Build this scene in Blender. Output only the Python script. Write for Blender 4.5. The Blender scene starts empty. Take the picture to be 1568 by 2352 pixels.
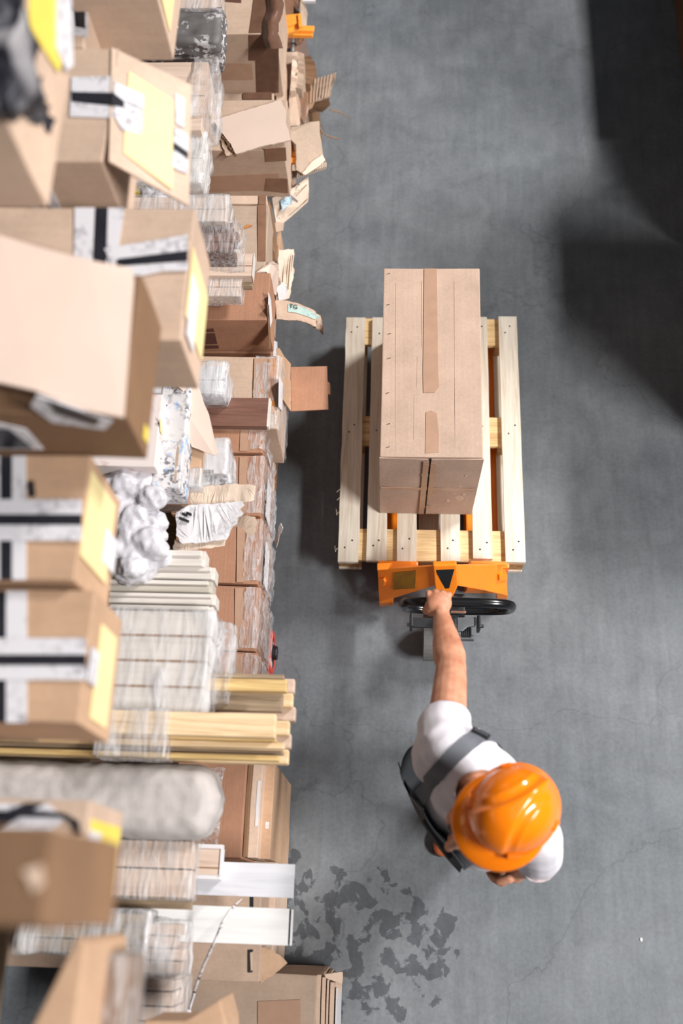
WORLD = 0.09
KEY_LOC = (4.2, 2.3, 7.6); KEY_TGT = (0.0, 2.0, 0.3); KEY_SX = 0.6; KEY_SY = 7.0; KEY_W = 1350
FILL_W = 28
EXPO = -0.1
RIGHT = [(1.56, 3.98, 6.2, 0, .75, 'dark carton just entering at the upper right corner'),
         (1.62, 3.05, 3.96, 0, 1.9, 'unseen tall carton added on the right to shade the far floor'),
         (1.52, 2.0, 2.72, 0, 1.0, 'unseen low carton added on the right to shade the floor level with the pallet')]
LIGHTS = [((6.3, 6.4, 7.6), (0.1, 2.2, 0.3), 0.7, 2.6, 1220), ((6.3, -2.0, 7.6), (0.1, 1.6, 0.3), 0.7, 3.4, 1220)]
import bpy, bmesh, math, random
from mathutils import Vector, Matrix, noise
from mathutils.bvhtree import BVHTree
random.seed(7)
SC = bpy.context.scene
COL = SC.collection
R = math.radians
V = Vector

# ---------------------------------------------------------------- camera geometry
FPX, CX, CY, CH = 2287.0, 784.0, 1176.0, 4.25          # 35 mm lens, 4.25 m above the floor
_n = V((880 - CX, 2085 - CY, FPX)).normalized()
_gv = -(FPX * FPX + (880 - CX) * 206.0) / (2085 - CY)
_y = V((206.0, _gv, FPX)).normalized()
_z = -_n
_x = _y.cross(_z)

def ray(px, py):
    r = V((px - CX, py - CY, FPX))
    return V((r.dot(_x), r.dot(_y), r.dot(_z)))
def P(px, py, z):
    r = ray(px, py); t = (z - CH) / r.z
    return V((t * r.x, t * r.y, z))
def PX(px, py, x):
    r = ray(px, py); t = x / r.x
    return V((x, t * r.y, CH + t * r.z))
def PY(px, py, y):
    r = ray(px, py); t = y / r.y
    return V((t * r.x, y, CH + t * r.z))

cam = bpy.data.cameras.new('camera')
cam.sensor_fit = 'VERTICAL'; cam.sensor_height = 36.0; cam.sensor_width = 24.0
cam.lens = FPX * 36.0 / 2352.0
cam.clip_start = 0.02
cam.dof.use_dof = True; cam.dof.focus_distance = 3.75; cam.dof.aperture_fstop = 1.2
camo = bpy.data.objects.new('camera', cam); COL.objects.link(camo)
camo.matrix_world = Matrix(((_x[0], -_x[1], -_x[2], 0), (_y[0], -_y[1], -_y[2], 0), (_z[0], -_z[1], -_z[2], CH), (0, 0, 0, 1)))
SC.camera = camo

# ---------------------------------------------------------------- scene objects
ORG = {}
def thing(name, label, cat, loc, group=None):
    o = bpy.data.objects.new(name, None); COL.objects.link(o)
    o.empty_display_size = 0.05
    o.location = loc; ORG[o.name] = V(loc)
    o['label'] = label; o['category'] = cat
    if group: o['group'] = group
    return o
def tag(o, label, cat, group=None):
    o['label'] = label; o['category'] = cat
    if group: o['group'] = group
    return o

class G:
    def __init__(s): s.v = []; s.f = []
    def add(s, vs, fs):
        n = len(s.v); s.v += [V(v) for v in vs]; s.f += [[i + n for i in f] for f in fs]; return s
    def hexa(s, b, t):
        return s.add(list(b) + list(t), [(3, 2, 1, 0), (4, 5, 6, 7), (0, 1, 5, 4), (1, 2, 6, 5), (2, 3, 7, 6), (3, 0, 4, 7)])
    def box(s, a, b):
        x0, x1 = sorted((a[0], b[0])); y0, y1 = sorted((a[1], b[1])); z0, z1 = sorted((a[2], b[2]))
        return s.hexa([(x0, y0, z0), (x1, y0, z0), (x1, y1, z0), (x0, y1, z0)], [(x0, y0, z1), (x1, y0, z1), (x1, y1, z1), (x0, y1, z1)])
    def obox(s, c, ex, ey, ez):
        c = V(c); ex = V(ex); ey = V(ey); ez = V(ez)
        return s.hexa([c - ex - ey - ez, c + ex - ey - ez, c + ex + ey - ez, c - ex + ey - ez], [c - ex - ey + ez, c + ex - ey + ez, c + ex + ey + ez, c - ex + ey + ez])
    def prism(s, poly, ext):
        n = len(poly); ext = V(ext); a = [V(p) for p in poly]
        return s.add(a + [p + ext for p in a], [list(range(n))[::-1], list(range(n, 2 * n))] + [(i, (i + 1) % n, n + (i + 1) % n, n + i) for i in range(n)])
    def tube(s, path, r, n=10, closed=False):
        path = [V(p) for p in path]; m = len(path)
        rs = r if isinstance(r, (list, tuple)) else [r] * m
        t0 = None; vs = []; fs = []
        for i in range(m):
            a = path[(i - 1) % m] if (closed or i > 0) else path[i]
            b = path[(i + 1) % m] if (closed or i < m - 1) else path[i]
            t = (b - a).normalized()
            if t0 is None:
                u = t.orthogonal().normalized()
            else:
                u = t0.rotation_difference(t) @ u
            u = (u - t * u.dot(t)).normalized(); t0 = t
            w = t.cross(u)
            for k in range(n):
                an = 2 * math.pi * k / n
                vs.append(path[i] + (u * math.cos(an) + w * math.sin(an)) * rs[i])
        for i in range(m if closed else m - 1):
            j = (i + 1) % m
            for k in range(n):
                fs.append((i * n + k, i * n + (k + 1) % n, j * n + (k + 1) % n, j * n + k))
        if not closed:
            fs.append(tuple(range(n))[::-1]); fs.append(tuple(range((m - 1) * n, m * n)))
        return s.add(vs, fs)
    def ell(s, c, ax, ay, az, nu=20, nv=12):
        c = V(c); ax = V(ax); ay = V(ay); az = V(az)
        vs = [c - az]; fs = []
        for j in range(1, nv):
            ph = -math.pi / 2 + math.pi * j / nv
            for i in range(nu):
                th = 2 * math.pi * i / nu
                vs.append(c + ax * (math.cos(ph) * math.cos(th)) + ay * (math.cos(ph) * math.sin(th)) + az * math.sin(ph))
        vs.append(c + az); t = len(vs) - 1
        for i in range(nu):
            fs.append((0, 1 + (i + 1) % nu, 1 + i)); b = 1 + (nv - 2) * nu
            fs.append((t, b + i, b + (i + 1) % nu))
        for j in range(nv - 2):
            for i in range(nu):
                a = 1 + j * nu
                fs.append((a + i, a + (i + 1) % nu, a + nu + (i + 1) % nu, a + nu + i))
        return s.add(vs, fs)
    def sph(s, c, r, nu=16, nv=10):
        return s.ell(c, (r, 0, 0), (0, r, 0), (0, 0, r), nu, nv)
    def cone(s, p, q, r1, r2, n=16):
        s.sph(p, r1); s.sph(q, r2)
        return s.tube([p, q], [r1, r2], n)
    def chain(s, pts, rs):
        for i in range(len(pts) - 1): s.cone(pts[i], pts[i + 1], rs[i], rs[i + 1])
        return s
    def cyl(s, p, q, r, n=20):
        return s.tube([p, q], r, n)
    def raw(s):
        me = bpy.data.meshes.new('raw'); me.from_pydata([tuple(v) for v in s.v], [], [tuple(f) for f in s.f]); me.validate(); me.update(); return me
    def build(s, name, mat, parent=None, bevel=0, seg=2, smooth=False, sub=0, dent=0, dscale=6.0):
        bm = bmesh.new(); me = s.raw(); bm.from_mesh(me); bpy.data.meshes.remove(me)
        bmesh.ops.recalc_face_normals(bm, faces=bm.faces)
        if sub:
            bmesh.ops.subdivide_edges(bm, edges=list(bm.edges), cuts=sub, use_grid_fill=True)
        if bevel:
            es = [e for e in bm.edges if len(e.link_faces) == 2 and e.calc_face_angle(0) > 0.4]
            bmesh.ops.bevel(bm, geom=es, offset=bevel, segments=seg, affect='EDGES', profile=0.6, clamp_overlap=True)
        if dent:
            for v in bm.verts: v.co += noise.noise_vector(v.co * dscale) * dent
        return finish(bm, name, mat, parent, smooth)

def finish(bm, name, mat, parent=None, smooth=False, org=None):
    if parent is not None:
        root = parent
        o0 = ORG[root.name]
    elif org is not None:
        o0 = V(org)
    else:
        xs = [v.co for v in bm.verts]
        o0 = V(((min(c.x for c in xs) + max(c.x for c in xs)) / 2, (min(c.y for c in xs) + max(c.y for c in xs)) / 2, min(c.z for c in xs)))
    for v in bm.verts: v.co -= o0
    if smooth:
        for f in bm.faces: f.smooth = True
    me = bpy.data.meshes.new(name); bm.to_mesh(me); bm.free()
    me.materials.append(mat)
    ob = bpy.data.objects.new(name, me); COL.objects.link(ob)
    ORG[ob.name] = o0
    if parent is not None: ob.parent = parent
    else: ob.location = o0
    return ob

def blob(g, voxel, smooth_it=4, fac=0.5):
    """union of overlapping volumes as one continuous skin; returns a bmesh"""
    me = g.raw(); ob = bpy.data.objects.new('tmp', me); COL.objects.link(ob)
    bm = bmesh.new(); bm.from_mesh(me); bmesh.ops.recalc_face_normals(bm, faces=bm.faces); bm.to_mesh(me); bm.free()
    m = ob.modifiers.new('r', 'REMESH'); m.mode = 'VOXEL'; m.voxel_size = voxel
    if smooth_it:
        k = ob.modifiers.new('s', 'SMOOTH'); k.iterations = smooth_it; k.factor = fac
    dg = bpy.context.evaluated_depsgraph_get(); dg.update()
    ev = ob.evaluated_get(dg); out = bmesh.new(); out.from_mesh(ev.to_mesh()); ev.to_mesh_clear()
    bpy.data.objects.remove(ob); bpy.data.meshes.remove(me)
    return out

def copy_part(o, parent, loc, name=None):
    c = o.copy(); COL.objects.link(c); c.parent = parent; c.location = loc; return c

# ---------------------------------------------------------------- materials
def newmat(name):
    m = bpy.data.materials.new(name); m.use_nodes = True
    nt = m.node_tree; b = nt.nodes['Principled BSDF']
    return m, nt, b
def N(nt, t, **kw):
    n = nt.nodes.new(t)
    for k, v in kw.items():
        if hasattr(n, k): setattr(n, k, v)
        else: n.inputs[k].default_value = v
    return n
def lin(c):
    return tuple(((x / 12.92) if x <= 0.04045 else ((x + 0.055) / 1.055) ** 2.4) for x in c)
def S(r, g, b): return lin((r / 255, g / 255, b / 255)) + (1,)
def mix(nt, fac, a, b, blend='MIX'):
    m = nt.nodes.new('ShaderNodeMix'); m.data_type = 'RGBA'; m.blend_type = blend
    for sock, val in ((0, fac), (6, a), (7, b)):
        if hasattr(val, 'is_linked') or hasattr(val, 'links'): nt.links.new(val, m.inputs[sock])
        else: m.inputs[sock].default_value = val
    return m.outputs[2]
def ramp(nt, fac, stops):
    r = nt.nodes.new('ShaderNodeValToRGB'); nt.links.new(fac, r.inputs[0])
    els = r.color_ramp.elements
    while len(els) < len(stops): els.new(0.5)
    for e, (p, c) in zip(els, stops):
        e.position = p; e.color = c if len(c) == 4 else (c[0], c[1], c[2], 1)
    return r.outputs[0]
def coords(nt, scale=(1, 1, 1), rot=(0, 0, 0), loc=(0, 0, 0)):
    t = nt.nodes.new('ShaderNodeTexCoord'); mp = nt.nodes.new('ShaderNodeMapping')
    nt.links.new(t.outputs['Object'], mp.inputs[0]); mp.inputs['Scale'].default_value = scale
    mp.inputs['Rotation'].default_value = rot; mp.inputs['Location'].default_value = loc
    return mp.outputs[0]
def tex(nt, vec, scale, detail=4, rough=0.55, dist=0):
    n = nt.nodes.new('ShaderNodeTexNoise'); nt.links.new(vec, n.inputs['Vector'])
    n.inputs['Scale'].default_value = scale; n.inputs['Detail'].default_value = detail
    n.inputs['Roughness'].default_value = rough; n.inputs['Distortion'].default_value = dist
    return n.outputs[0]
def bump(nt, b, h, strength, dist=0.002):
    n = nt.nodes.new('ShaderNodeBump'); n.inputs['Strength'].default_value = strength; n.inputs['Distance'].default_value = dist
    nt.links.new(h, n.inputs['Height']); nt.links.new(n.outputs[0], b.inputs['Normal'])

def plain(name, col, rough=0.5, metal=0.0, spec=0.5, var=0.0, vscale=20, bmp=0.0, bscale=60, coat=0.0):
    m, nt, b = newmat(name)
    b.inputs['Roughness'].default_value = rough; b.inputs['Metallic'].default_value = metal
    b.inputs['Specular IOR Level'].default_value = spec; b.inputs['Coat Weight'].default_value = coat
    if var or bmp:
        c = coords(nt)
    if var:
        n = tex(nt, c, vscale)
        d = tuple(max(0, x * (1 - var)) for x in col[:3]) + (1,); l = tuple(min(1, x * (1 + var)) for x in col[:3]) + (1,)
        nt.links.new(ramp(nt, n, [(0.3, d), (0.7, l)]), b.inputs['Base Color'])
    else:
        b.inputs['Base Color'].default_value = col
    if bmp: bump(nt, b, tex(nt, c, bscale), bmp)
    return m

def card(name, col, axis=0, flute=0.12):
    """corrugated board: blotchy kraft colour, faint flutes along one axis"""
    m, nt, b = newmat(name); b.inputs['Roughness'].default_value = 0.75; b.inputs['Specular IOR Level'].default_value = 0.25
    c = coords(nt)
    n1 = tex(nt, c, 5, 5, 0.6); n2 = tex(nt, c, 90, 3)
    d = tuple(x * 0.86 for x in col[:3]) + (1,); l = tuple(min(1, x * 1.1) for x in col[:3]) + (1,)
    base = ramp(nt, n1, [(0.3, d), (0.7, l)])
    base = mix(nt, 0.10, base, ramp(nt, n2, [(0.35, (0.3, 0.3, 0.3, 1)), (0.65, (1, 1, 1, 1))]), 'MULTIPLY')
    sc = [14, 14, 14]; sc[axis] = 0.6
    st = tex(nt, coords(nt, sc), 5, 3, 0.6)
    base = mix(nt, 0.11, base, ramp(nt, st, [(0.35, (0.6, 0.57, 0.54, 1)), (0.62, (1, 1, 1, 1))]), 'MULTIPLY')
    nt.links.new(base, b.inputs['Base Color'])
    sc = [140, 140, 140]; sc[axis] = 1.0
    bump(nt, b, tex(nt, coords(nt, sc), 1.0, 1), flute, 0.003)
    return m

def wood(name, col, dark, axis=0, rough=0.6, strength=1.0):
    m, nt, b = newmat(name); b.inputs['Roughness'].default_value = rough; b.inputs['Specular IOR Level'].default_value = 0.3
    sc = [9.0, 9.0, 9.0]; sc[axis] = 0.5
    v = coords(nt, sc)
    n1 = tex(nt, v, 4, 6, 0.62, 0.9); n2 = tex(nt, v, 18, 3)
    base = ramp(nt, n1, [(0.25, dark), (0.52, col), (0.8, tuple(min(1, x * 1.1) for x in col[:3]) + (1,))])
    base = mix(nt, 0.25 * strength, base, ramp(nt, n2, [(0.4, dark), (0.6, (1, 1, 1, 1))]), 'MULTIPLY')
    nt.links.new(base, b.inputs['Base Color']); bump(nt, b, n2, 0.15)
    return m

def film(name, tint=(0.66, 0.65, 0.66, 1), opa=0.45, axis=2, sc0=30, rough=0.18):
    """stretch film: clear with milky creases running along one axis"""
    m, nt, b = newmat(name)
    b.inputs['Base Color'].default_value = tint; b.inputs['Roughness'].default_value = rough
    sc = [sc0] * 3; sc[axis] = sc0 * 0.12
    c = coords(nt, sc); n = tex(nt, c, 1.0, 5, 0.65, 0.8); n2 = tex(nt, coords(nt), 9, 3)
    f = ramp(nt, n, [(0.40, (opa * 0.25,) * 3 + (1,)), (0.66, (min(1, opa * 1.7),) * 3 + (1,))])
    f = mix(nt, 0.5, f, ramp(nt, n2, [(0.35, (0.2, 0.2, 0.2, 1)), (0.7, (1, 1, 1, 1))]), 'MULTIPLY')
    bump(nt, b, n, 0.8, 0.006)
    tr = nt.nodes.new('ShaderNodeBsdfTransparent'); mx = nt.nodes.new('ShaderNodeMixShader')
    nt.links.new(f, mx.inputs[0]); nt.links.new(tr.outputs[0], mx.inputs[1]); nt.links.new(b.outputs[0], mx.inputs[2])
    nt.links.new(mx.outputs[0], nt.nodes['Material Output'].inputs[0])
    return m

def printed(name, base, ink, scale=60, amount=0.5, ink2=None):
    """paper with blocks of print"""
    m, nt, b = newmat(name); b.inputs['Roughness'].default_value = 0.6
    c = coords(nt)
    n = tex(nt, c, scale, 2, 0.5); n2 = tex(nt, c, scale * 0.2, 2)
    f = ramp(nt, n, [(0.5, (0, 0, 0, 1)), (0.56, (1, 1, 1, 1))])
    f = mix(nt, 1.0, f, ramp(nt, n2, [(0.45, (0, 0, 0, 1)), (0.6, (amount,) * 3 + (1,))]), 'MULTIPLY')
    col = mix(nt, f, base, ink)
    if ink2:
        n3 = tex(nt, coords(nt, loc=(3, 1, 5)), scale * 0.4, 2)
        col = mix(nt, ramp(nt, n3, [(0.6, (0, 0, 0, 1)), (0.66, (0.6, 0.6, 0.6, 1))]), col, ink2)
    nt.links.new(col, b.inputs['Base Color'])
    return m

M = {}
M['card'] = card('kraft_card', S(196, 168, 148), 0)
M['cardpale'] = card('pale_card', S(206, 180, 160), 0)
M['cardgrey'] = card('grey_card', S(178, 156, 138), 0)
M['cardbig'] = card('carton_card', S(192, 165, 147), 1)
M['cardred'] = card('red_kraft_card', S(170, 126, 101), 1, 0.3)
M['cardtan'] = card('tan_card', S(194, 168, 148), 0)
M['carddark'] = card('brown_card', S(128, 98, 74), 1)
M['cardorange'] = card('orange_card', S(188, 154, 126), 0)
M['cardblond'] = card('blond_card', S(214, 194, 176), 1)
M['cardin'] = card('card_core', S(150, 116, 88), 2)
M['browntape'] = plain('brown_tape', S(104, 76, 62), 0.22, spec=0.6, var=0.15, bmp=0.6, bscale=18)
M['browntape2'] = plain('brown_tape_light', S(134, 100, 80), 0.28, spec=0.6, var=0.15, bmp=0.5, bscale=22)
M['cleartape'] = plain('clear_tape', S(174, 140, 118), 0.3, spec=0.5, var=0.06, bmp=0.2)
M['orangetape'] = plain('amber_tape', S(190, 128, 72), 0.3, spec=0.5, var=0.1, bmp=0.3)
M['black'] = plain('black_tape', S(34, 34, 40), 0.35, var=0.3, vscale=14, bmp=0.2)
M['whitestrip'] = printed('white_print_strip', S(206, 203, 207), S(128, 122, 128), 75, 0.6)
M['yellow'] = plain('yellow_label', S(232, 214, 158), 0.45, var=0.05, vscale=8)
M['yellowhot'] = plain('yellow_tape', S(224, 200, 90), 0.4, var=0.08, vscale=10)
M['white'] = plain('white_paper', S(214, 211, 213), 0.6, var=0.03)
M['whitelabel'] = printed('white_label', S(210, 207, 209), S(130, 130, 138), 80, 0.35)
M['mint'] = printed('mint_label', S(164, 186, 179), S(100, 128, 138), 120, 0.6)
M['bluelabel'] = printed('blue_label', S(168, 192, 200), S(80, 110, 150), 160, 0.8, S(170, 70, 90))
M['deck'] = wood('pallet_board', S(230, 221, 206), S(200, 182, 158), 1, 0.7, 0.7)
M['bearer'] = wood('pallet_bearer', S(232, 200, 150), S(168, 128, 84), 0, 0.7, 1.0)
M['block'] = wood('pallet_block', S(196, 158, 112), S(130, 96, 64), 1, 0.8, 1.0)
M['nail'] = plain('nail_dark', S(40, 36, 34), 0.5)
M['pine'] = wood('pine_batten', S(232, 206, 168), S(186, 148, 100), 0, 0.55, 0.6)
M['pineyellow'] = wood('yellow_pine', S(214, 184, 128), S(160, 124, 72), 0, 0.6, 0.8)
M['greywood'] = wood('weathered_batten', S(160, 140, 116), S(106, 88, 70), 0, 0.7, 0.9)
M['pinkwood'] = wood('pale_laminate', S(208, 186, 170), S(184, 158, 140), 0, 0.45, 0.5)
M['walnut'] = wood('walnut_laminate', S(122, 88, 76), S(84, 58, 50), 0, 0.4, 0.6)
M['whitewood'] = wood('whitewashed_laminate', S(206, 206, 211), S(186, 186, 193), 0, 0.42, 0.2)
M['whitewood2'] = wood('white_laminate', S(218, 217, 216), S(202, 200, 198), 0, 0.42, 0.15)
M['ivory'] = wood('ivory_profile', S(213, 206, 199), S(194, 186, 177), 0, 0.4, 0.2)
M['ivorygrey'] = wood('grey_profile', S(190, 183, 172), S(164, 156, 144), 0, 0.4, 0.2)
M['orangepaint'] = plain('orange_paint', S(252, 138, 30), 0.38, spec=0.5, var=0.06, vscale=9, coat=0.2)
M['orangeplastic'] = plain('orange_plastic', S(246, 158, 62), 0.42, var=0.05)
M['hat'] = plain('orange_helmet_plastic', S(255, 132, 8), 0.2, spec=0.5, coat=0.5)
M['blackrubber'] = plain('black_rubber', S(18, 18, 20), 0.22, spec=0.55)
M['blackmetal'] = plain('black_steel', S(30, 31, 34), 0.45, spec=0.5, var=0.3)
M['steel'] = plain('dull_steel', S(120, 122, 126), 0.4, metal=0.7, var=0.2)
M['chrome'] = plain('bright_steel', S(210, 212, 216), 0.2, metal=1.0)
M['greywheel'] = plain('grey_polyurethane', S(108, 108, 106), 0.6, var=0.12, vscale=40)
M['redrim'] = plain('red_rim', S(196, 66, 52), 0.5)
M['shirt'] = plain('white_cotton', S(222, 218, 225), 0.85, spec=0.2, bmp=0.15, bscale=400)
M['overall'] = plain('charcoal_twill', S(66, 70, 74), 0.85, spec=0.2, var=0.1, bmp=0.2, bscale=500)
M['strap'] = plain('grey_webbing', S(104, 107, 114), 0.7, spec=0.3, bmp=0.2, bscale=600)
M['shoe'] = plain('brown_leather', S(176, 92, 52), 0.45, var=0.15)
M['sole'] = plain('dark_sole', S(52, 48, 48), 0.7)
M['hair'] = plain('dark_hair', S(58, 42, 34), 0.6)
M['film'] = film('stretch_film', opa=0.42, axis=2, sc0=40)
M['filmx'] = film('stretch_film_across', opa=0.42, axis=1, sc0=70)
M['filmmilky'] = film('milky_film', opa=0.85, axis=1, sc0=26)
M['filmgrey'] = film('grey_film', (0.72, 0.70, 0.69, 1), opa=0.95, axis=0, sc0=30)
M['bubble'] = plain('bubble_wrap', S(198, 196, 202), 0.25, spec=0.5, var=0.10, vscale=26, bmp=1.0, bscale=70)
M['greywrap'] = plain('grey_foam_wrap', S(178, 171, 168), 0.6, var=0.06, vscale=22, bmp=0.6, bscale=40)
M['newsprint'] = printed('newsprint', S(204, 201, 202), S(84, 86, 98), 70, 0.9, S(120, 170, 220))
M['redprint'] = printed('pink_print', S(216, 204, 200), S(160, 90, 96), 40, 0.5)
M['darkfilm'] = printed('dark_film_pack', S(58, 50, 50), S(170, 168, 170), 34, 0.9)
M['foil'] = printed('silver_film', S(96, 92, 92), S(206, 204, 206), 46, 1.0)
M['blackfilm'] = printed('black_film', S(40, 40, 48), S(176, 172, 174), 11, 1.0, S(12, 12, 18))
M['ink'] = plain('black_ink', S(28, 26, 30), 0.6)
M['inkbrown'] = plain('brown_ink', S(92, 58, 48), 0.7)
M['palefoam'] = plain('pale_pink_card', S(206, 184, 170), 0.7, var=0.03, vscale=6)
M['cord'] = printed('speckled_cord', S(214, 208, 210), S(40, 36, 48), 90, 1.0)
M['rack'] = plain('rack_steel', S(84, 88, 96), 0.5, metal=0.3, var=0.1)
M['rackbeam'] = plain('rack_beam', S(150, 84, 40), 0.5)
M['rackdeck'] = wood('rack_deck_board', S(150, 128, 102), S(110, 90, 70), 1, 0.8)

def skin_mat():
    m, nt, b = newmat('skin'); b.inputs['Roughness'].default_value = 0.5
    b.inputs['Subsurface Weight'].default_value = 0.12; b.inputs['Subsurface Radius'].default_value = (0.02, 0.008, 0.004)
    b.inputs['Subsurface Scale'].default_value = 0.3
    c = coords(nt)
    n = tex(nt, c, 14, 5, 0.6)
    nt.links.new(ramp(nt, n, [(0.3, S(180, 116, 86)), (0.55, S(206, 146, 116)), (0.75, S(220, 164, 136))]), b.inputs['Base Color'])
    bump(nt, b, tex(nt, c, 160, 4), 0.12, 0.002)
    return m
M['skin'] = skin_mat()

def floor_mat():
    m, nt, b = newmat('polished_concrete')
    v = coords(nt)
    big = tex(nt, v, 0.9, 5, 0.6); mid = tex(nt, v, 6, 6, 0.68, 0.4); fine = tex(nt, v, 60, 4, 0.6)
    streak = tex(nt, coords(nt, (16, 1.6, 1)), 1.6, 5, 0.62)
    col = ramp(nt, big, [(0.3, S(104, 109, 114)), (0.7, S(128, 132, 136))])
    col = mix(nt, 0.6, col, ramp(nt, mid, [(0.3, (0.62, 0.62, 0.63, 1)), (0.68, (1.06, 1.06, 1.06, 1))]), 'MULTIPLY')
    col = mix(nt, 0.45, col, ramp(nt, streak, [(0.3, (0.66, 0.66, 0.67, 1)), (0.66, (1.05, 1.05, 1.04, 1))]), 'MULTIPLY')
    col = mix(nt, 0.4, col, ramp(nt, fine, [(0.35, (0.7, 0.7, 0.7, 1)), (0.62, (1.04, 1.04, 1.04, 1))]), 'MULTIPLY')
    # hairline scratches
    vo = nt.nodes.new('ShaderNodeTexVoronoi'); vo.feature = 'DISTANCE_TO_EDGE'; vo.inputs['Scale'].default_value = 0.55
    wv = nt.nodes.new('ShaderNodeVectorMath'); wv.operation = 'ADD'
    nz = nt.nodes.new('ShaderNodeTexNoise'); nz.inputs['Scale'].default_value = 1.7; nz.inputs['Detail'].default_value = 5
    nt.links.new(v, nz.inputs['Vector']); nt.links.new(v, wv.inputs[0]); nt.links.new(nz.outputs['Color'], wv.inputs[1]); nt.links.new(wv.outputs[0], vo.inputs['Vector'])
    col = mix(nt, 0.35, col, ramp(nt, vo.outputs['Distance'], [(0.0, (0.45, 0.45, 0.46, 1)), (0.004, (1, 1, 1, 1))]), 'MULTIPLY')
    # damp patches beside the lower end of the stack
    def near(c, rad, sx=1.0):
        mp = nt.nodes.new('ShaderNodeMapping'); nt.links.new(v, mp.inputs[0])
        mp.inputs['Location'].default_value = (-c[0] * sx, -c[1], 0); mp.inputs['Scale'].default_value = (sx, 1, 0)
        ln = nt.nodes.new('ShaderNodeVectorMath'); ln.operation = 'LENGTH'; nt.links.new(mp.outputs[0], ln.inputs[0])
        return ramp(nt, ln.outputs['Value'], [(0.0, (1, 1, 1, 1)), (rad * .62, (.93, .93, .93, 1)), (min(1, rad), (0, 0, 0, 1))])
    pn = tex(nt, v, 11.5, 5, 0.55, 0.3)
    patch = mix(nt, 1.0, near(P(840, 2170, 0), 0.46, .8), near(P(672, 2050, 0), 0.26, 2.0), 'LIGHTEN')
    s = mix(nt, 1.0, ramp(nt, pn, [(0.0, (0, 0, 0, 1)), (1.0, (1, 1, 1, 1))]), patch, 'ADD')
    wet = ramp(nt, s, [(0.86, (0, 0, 0, 1)), (0.93, (1, 1, 1, 1))])
    # the mix clamps at 1, so halve first
    hs = mix(nt, 0.5, ramp(nt, pn, [(0.0, (0, 0, 0, 1)), (1.0, (1, 1, 1, 1))]), patch)
    wet = ramp(nt, hs, [(0.728, (0, 0, 0, 1)), (0.745, (1, 1, 1, 1))])
    col = mix(nt, wet, col, mix(nt, 1.0, col, (0.46, 0.47, 0.49, 1), 'MULTIPLY'))
    nt.links.new(col, b.inputs['Base Color'])
    nt.links.new(ramp(nt, mid, [(0.3, (0.42,) * 3), (0.7, (0.62,) * 3)]), b.inputs['Roughness'])
    b.inputs['Specular IOR Level'].default_value = 0.35
    bump(nt, b, fine, 0.08, 0.002)
    return m

# ---------------------------------------------------------------- the setting
gf = G().box((-5, -4, -0.1), (7, 12, 0))
bm = bmesh.new(); me = gf.raw(); bm.from_mesh(me)
o = finish(bm, 'floor', floor_mat(), None, org=(0, 0, 0)); o['kind'] = 'structure'

# ---------------------------------------------------------------- light
w = bpy.data.worlds.new('hall'); SC.world = w; w.use_nodes = True
w.node_tree.nodes['Background'].inputs[0].default_value = (0.78, 0.88, 1.0, 1)
w.node_tree.nodes['Background'].inputs[1].default_value = WORLD
def area(name, loc, target, sx, sy, power, col=(1, 1, 1)):
    l = bpy.data.lights.new(name, 'AREA'); l.shape = 'RECTANGLE'; l.size = sx; l.size_y = sy; l.energy = power; l.color = col
    o = bpy.data.objects.new(name, l); COL.objects.link(o)
    o.location = loc
    d = V(target) - V(loc); z = -d.normalized(); y = V((0, 1, 0)); x = y.cross(z).normalized(); y = z.cross(x)
    o.matrix_world = Matrix(((x.x, y.x, z.x, loc[0]), (x.y, y.y, z.y, loc[1]), (x.z, y.z, z.z, loc[2]), (0, 0, 0, 1)))
    return o
for L_ in LIGHTS: area('high_window', *L_, (1.0, 0.975, 0.95))
area('overhead_fill', (0.6, 1.0, 8.5), (0.2, 1.0, 0), 3.0, 7.0, FILL_W, (0.95, 0.98, 1.0))  # added fill lamp overhead to lift the shadows, not a real fixture
SC.view_settings.view_transform = 'Standard'; SC.view_settings.look = 'None'
SC.view_settings.gamma = 1.0; SC.view_settings.use_curve_mapping = False
SC.view_settings.exposure = EXPO
# ================================================================ pallet on the truck
ZP = 0.22
pal = thing('wooden_pallet', 'pale wooden pallet on orange forks under the big carton', 'pallet', (0.175, 1.98, 0.076))
bx = [(775, 823), (841, 887), (911, 956), (1012, 1057), (1086, 1131), (1161, 1207)]
ends = [(729, 1290), (729, 1288), (742, 1289), (742, 1289), (728, 1283), (727, 1291)]
ctr = []
nailproto = None
def wob_board(x0, x1, y0, y1, z0, z1, n=24, amp=0.0015, ph=0.0):
    g = G(); vs = []; fs = []
    for i in range(n + 1):
        y = y0 + (y1 - y0) * i / n
        a = amp * noise.noise(V((ph, y * 9, 0.3))); c = amp * noise.noise(V((ph + 7, y * 9, 1.3)))
        for (x, z) in ((x0 + a, z0), (x1 + c, z0), (x1 + c, z1), (x0 + a, z1)): vs.append((x, y, z))
    for i in range(n):
        for k in range(4): fs.append((i * 4 + k, i * 4 + (k + 1) % 4, i * 4 + 4 + (k + 1) % 4, i * 4 + 4 + k))
    fs.append((0, 1, 2, 3)); fs.append((n * 4 + 3, n * 4 + 2, n * 4 + 1, n * 4))
    return g.add(vs, fs)
bys = [P(990, 1253, ZP - 0.022).y, P(990, 990, ZP - 0.022).y, P(990, 762, ZP - 0.022).y]
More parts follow.
